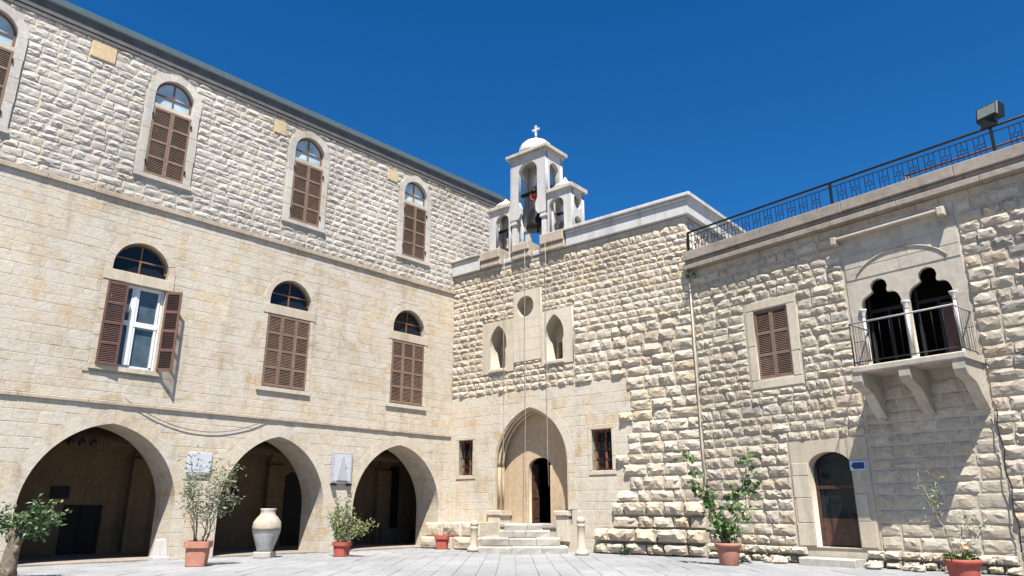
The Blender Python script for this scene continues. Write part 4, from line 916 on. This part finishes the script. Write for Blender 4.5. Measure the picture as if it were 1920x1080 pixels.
# urn -------------------------------------------------------------------------------------------
U = thing('clay_jar', 'large weathered pale clay storage jar standing before the second arch', 'jar', (-6.83, 21.29, 0))
MB().cbox(-.24, .24, -.24, .24, 0, .16, .02).build('plinth', M['step'], U)
MB().lathe([(.20, .16), (.22, .22), (.28, .40), (.355, .62), (.375, .70), (.38, .705), (.30, .71)], 0, 0, 32).build('lower_body', M['urn_grey'], U)
MB().lathe([(.30, .706), (.38, .712), (.39, .80), (.365, .95), (.275, 1.07), (.215, 1.13), (.195, 1.22), (.215, 1.27), (.21, 1.30), (.18, 1.29), (.15, 1.20)], 0, 0, 32).build('shoulder', M['urn'], U)

# ================================================================ plants
def leafcloud(m, pts, rad, count, ln, wd, droop=.2, dirs=None):
    for p in pts:
        p = Vector(p)
        for _ in range(count):
            q = p + Vector(RNG.normal(0, rad, 3)); d = Vector(RNG.normal(0, 1, 3)); d.z = d.z*.6 + droop; d.normalize()
            s = d.cross(Vector(RNG.normal(0, 1, 3))).normalized(); l = ln*random.uniform(.6, 1.25); w = wd*random.uniform(.7, 1.2); nn = d.cross(s)
            m.add([q, q + d*l*.5 + s*w*.5 + nn*w*.12, q + d*l - nn*l*.12, q + d*l*.5 - s*w*.5 + nn*w*.12], [(0,1,2,3)])
def stemline(p0, p1, wob, n=6):
    p0 = Vector(p0); p1 = Vector(p1); L = (p1-p0).length
    return [p0 + (p1-p0)*i/n + Vector(RNG.normal(0, wob, 3))*(L if 0 < i < n else 0) for i in range(n+1)]
def round_pot(t, r, h, mat, n=28):
    b = MB().lathe([(r*.70, 0), (r*.74, .02), (r*.90, h*.78), (r*.90, h*.80), (r*1.03, h*.81), (r*1.06, h*.97), (r*1.03, h), (r*.90, h), (r*.86, h*.86)], 0, 0, n).build('pot', mat, t)
    MB().lathe([(.01, h*.88), (r*.87, h*.88), (r*.5, h*.93)], 0, 0, n).build('soil', M['soil'], t); return b
def square_pot(t, w, h, mat):
    m = MB().lathe([(w*.40, 0), (w*.42, .02), (w*.47, h*.72), (w*.55, h*.74), (w*.56, h), (w*.47, h), (w*.44, h*.86)], 0, 0, 32, smooth=False, sq=7).build('pot', mat, t)
    MB().lathe([(.01, h*.9), (w*.44, h*.88), (w*.2, h*.9)], 0, 0, 24).build('soil', M['soil'], t); return m
# tall grey-green shrub in terracotta pot
t = thing('tall_pot_plant', 'tall grey-green shrub in a square terracotta pot below the marble plaque', 'potted plant', (-7.38, 18.11, 0), R(12))
square_pot(t, .52, .56, M['terracotta'])
sm = MB(); lm = MB()
for k in range(11):
    a = random.uniform(0, 6.28); top = Vector((.52*math.cos(a)*random.uniform(.5, 1.1), .40*math.sin(a), random.uniform(1.6, 2.45)))
    if k == 0: top = Vector((-.40, 0, 2.5))
    if k == 1: top = Vector((.62, 0, 2.25))
    if k == 2: top = Vector((.66, .1, 1.75))
    L = stemline((.12*math.cos(a), .12*math.sin(a), .48), top, .028, 7); sm.tube(L, [.016-.0017*i for i in range(8)], 5)
    leafcloud(lm, L[4:], .11, 11, .12, .04, .15)
    for j in (3, 4, 5):
        e = L[j] + Vector((random.uniform(-.28, .28), random.uniform(-.2, .2), random.uniform(.0, .3))); sm.tube([L[j], (L[j]+e)/2 + Vector((0, 0, .03)), e], .006, 4); leafcloud(lm, [e, (L[j]+e)/2], .08, 9, .12, .04, .15)
sm.build('stems', M['stem'], t); lm.build('leaves', M['leaf_grey'], t)
# yellow-green succulent bush in small red pot
t = thing('succulent_pot_plant', 'yellow-green bushy succulent in a small red square pot by the second pier', 'potted plant', (-4.81, 21.77, 0), R(-20))
square_pot(t, .40, .40, M['terracotta_red'])
sm = MB(); lm = MB(); lf = MB()
for k in range(12):
    a = k*.52; r = random.uniform(.15, .5); top = Vector((r*math.cos(a)-.05, r*.6*math.sin(a), random.uniform(.8, 1.35)))
    if k == 3: top = Vector((-.28, 0, 1.52))
    if k == 4: top = Vector((.10, 0, 1.55))
    L = stemline((.06*math.cos(a), .06*math.sin(a), .34), top, .02, 6); sm.tube(L, [.03, .032, .034, .034, .032, .03, .02], 6); leafcloud(lm, L[1:], .055, 26, .085, .035, .4)
for k in range(7):
    top = Vector((random.uniform(.35, .85), random.uniform(-.25, .25), random.uniform(.5, 1.2))); L = stemline((.05, 0, .36), top, .03, 6); sm.tube(L, [.018-.0018*i for i in range(7)], 5); leafcloud(lf, [top, L[-2]], .07, 28, .10, .045, .2)
sm.build('stems', M['stem_green'], t); lm.build('leaves', M['leaf_yellow'], t); lf.build('outer_leaves', M['leaf_yellow'], t)
# small empty red pot in the corner
t = thing('small_red_pot', 'small red square pot with a few dry stems in the courtyard corner', 'flower pot', (-2.33, 25.85, 0), R(-15))
square_pot(t, .44, .44, M['terracotta_red']); sm = MB()
for k in range(4): sm.tube(stemline((random.uniform(-.08,.08), 0, .38), (random.uniform(-.25, .25), 0, random.uniform(.6, .9)), .03), .008, 4)
sm.build('stems', M['stem'], t)
# leafy plant in round terracotta pot by the church / wing joint
t = thing('leafy_pot_plant', 'leggy plant with broad green leaves in a round terracotta pot against the wall', 'potted plant', (5.18, 18.45, 0), R(0))
round_pot(t, .30, .50, M['terracotta']); sm = MB(); lm = MB()
for tp, lf0 in (((-.80, .1, 2.52), .30), ((-.55, 0, 1.75), .3), ((.62, 0, 2.42), .5), ((.30, .1, 1.75), .55), ((.75, .1, 1.9), .6), ((-.2, -.1, 1.05), .4), ((.15, .1, .85), .4)):
    tp = Vector(tp)*1.0; L = stemline((random.uniform(-.1, .1), 0, .44), tp, .03, 8); sm.tube(L, [.018-.0016*i for i in range(9)], 5)
    k0 = max(1, int(lf0*8)); leafcloud(lm, L[k0:], .085, 7, .20, .15, .0)
    leafcloud(lm, [L[-1]], .07, 6, .20, .15, .0)
sm.build('stems', M['stem_green'], t); lm.build('leaves', M['leaf_fresh'], t)
# straggly plant at right edge
t = thing('flowering_pot_plant', 'red round pot at the right edge with a thin straggly stem and peach flower', 'potted plant', (8.0, 13.75, 0), R(0))
round_pot(t, .30, .42, M['terracotta_red']); sm = MB(); lm = MB(); hm = MB()
L = stemline((-.02, 0, .38), (-.42, .05, 1.55), .02, 8); sm.tube(L, [.016-.0014*i for i in range(9)], 5); leafcloud(hm, L[5:], .12, 10, .11, .035, .2)
for e in ((-.60, 0, 1.7), (-.25, 0, 1.75), (-.5, .1, 1.95), (.55, 0, .95), (.35, .1, 1.15)):
    q = stemline(L[5] if e[0] < 0 else L[1], e, .03, 5); sm.tube(q, .006, 4); leafcloud(hm, q[2:], .07, 7, .11, .035, .2)
leafcloud(lm, [(-.16, 0, .44), (.10, -.05, .46), (.02, .1, .44), (.16, .05, .44)], .06, 22, .12, .07, .3)
sm.build('stems', M['stem'], t); hm.build('grey_leaves', M['leaf_grey'], t); lm.build('leaves', M['leaf_fresh'], t)
fm = MB()
for k in range(9):
    a = k*.7; fm.add([(.06, -.05, .64), (.06+.05*math.cos(a), -.08, .64+.05*math.sin(a)), (.06+.06*math.cos(a+.35), -.06, .64+.06*math.sin(a+.35)), (.06+.05*math.cos(a+.7), -.08, .64+.05*math.sin(a+.7))], [(0,1,2,3)])
fm.tube([(.04, 0, .4), (.06, -.04, .64)], .008, 5); fm.build('flower', M['petal'], t)
# gnarled small tree at left edge
t = thing('gnarled_tree', 'small green tree with thick gnarled pale trunk at the left edge', 'tree', (-9.72, 14.85, 0), 0); t.scale = (.86, .86, .86)
tm = MB(); base = [Vector((.04, 0, -.05)), Vector((.12, 0, .22)), Vector((.08, .02, .5)), Vector((.14, 0, .78)), Vector((.10, 0, .98))]
tm.tube(base, [.19, .15, .155, .135, .15], 12)
for k in range(14):
    a = random.uniform(0, 6.28); z = random.uniform(.05, .95); p = Vector((.11 + .13*math.cos(a), .13*math.sin(a), z)); tm.tube([p - Vector((0, 0, .12)), p, p + Vector((0, 0, .12))], [.02, .06, .02], 7)
lm = MB(); br = MB()
for e in ((.90, 0, 1.22), (.72, .1, 1.38), (.50, -.1, 1.60), (.98, .1, 1.30), (-.35, 0, 1.25), (-.7, 0, 1.05), (-.5, .1, 1.45), (.2, .2, 1.35), (.60, -.1, 1.08)):
    L = stemline(base[-1], e, .035, 6); br.tube(L, [.035, .028, .022, .017, .013, .009, .006], 6); leafcloud(lm, L[3:], .08, 12, .12, .07, .15)
    for j in (3, 4, 5):
        q = L[j] + Vector(RNG.normal(0, .13, 3)); br.tube([L[j], q], .006, 4); leafcloud(lm, [q], .075, 18, .11, .065, .15)
tm.build('trunk', M['bark'], t); br.build('branches', M['stem'], t); lm.build('crown', M['leaf_dark'], t)
# little weeds
for loc, lab in ((locB(7.62, .38), 'small dark green weed at the foot of the church wall'), (locC(.18, .26, 8.02), 'dark green weed growing under the left end of the wing ledge')):
    t = thing('weed', lab, 'weed', loc); lm = MB(); leafcloud(lm, [(0, 0, .06), (.08, 0, .05), (-.07, 0, .05), (0, 0, .14)], .05, 30, .10, .04, .5); lm.build('leaves', M['moss'], t)
    MB().tube([(0, 0, -.02), (.01, 0, .1)], .008, 5).build('stem', M['stem_green'], t)
# loose rubble at the wall foot
ORD = ['first', 'second', 'third', 'fourth', 'fifth', 'sixth', 'seventh', 'eighth']; nl = nr_ = 0
for k in range(12):
    u = 1.5 + k*.48 + random.uniform(-.12, .12)
    if 2.9 < u < 4.45: continue
    m = MB(); s = random.uniform(.10, .17); vs = []
    for (r, z) in ((.55, 0), (1, .35), (.9, .85), (.4, 1.15)):
        for i in range(8): vs.append((s*r*math.cos(i*.785)*random.uniform(.75, 1.3)*1.25, s*r*math.sin(i*.785)*random.uniform(.75, 1.25), s*z*random.uniform(.85, 1.1)))
    m.add(vs, [(j*8+i, j*8+(i+1)%8, j*8+8+(i+1)%8, j*8+8+i) for j in range(3) for i in range(8)] + [tuple(range(24, 32)), tuple(range(7, -1, -1))])
    o = m.build('loose_rock', M['wing']); o.location = locC(u, .52 + random.uniform(-.05, .14), -.01); o.rotation_euler = (0, 0, random.uniform(0, 6))
    if u < 2.9: lab = 'pale loose rock, %s from the leafy pot plant towards the door step' % ORD[nl]; nl += 1
    else: lab = 'pale loose rock, %s from the door step towards the right edge' % ORD[nr_]; nr_ += 1
    tag(o, lab, 'rock', 'loose rocks at the foot of the wing wall')
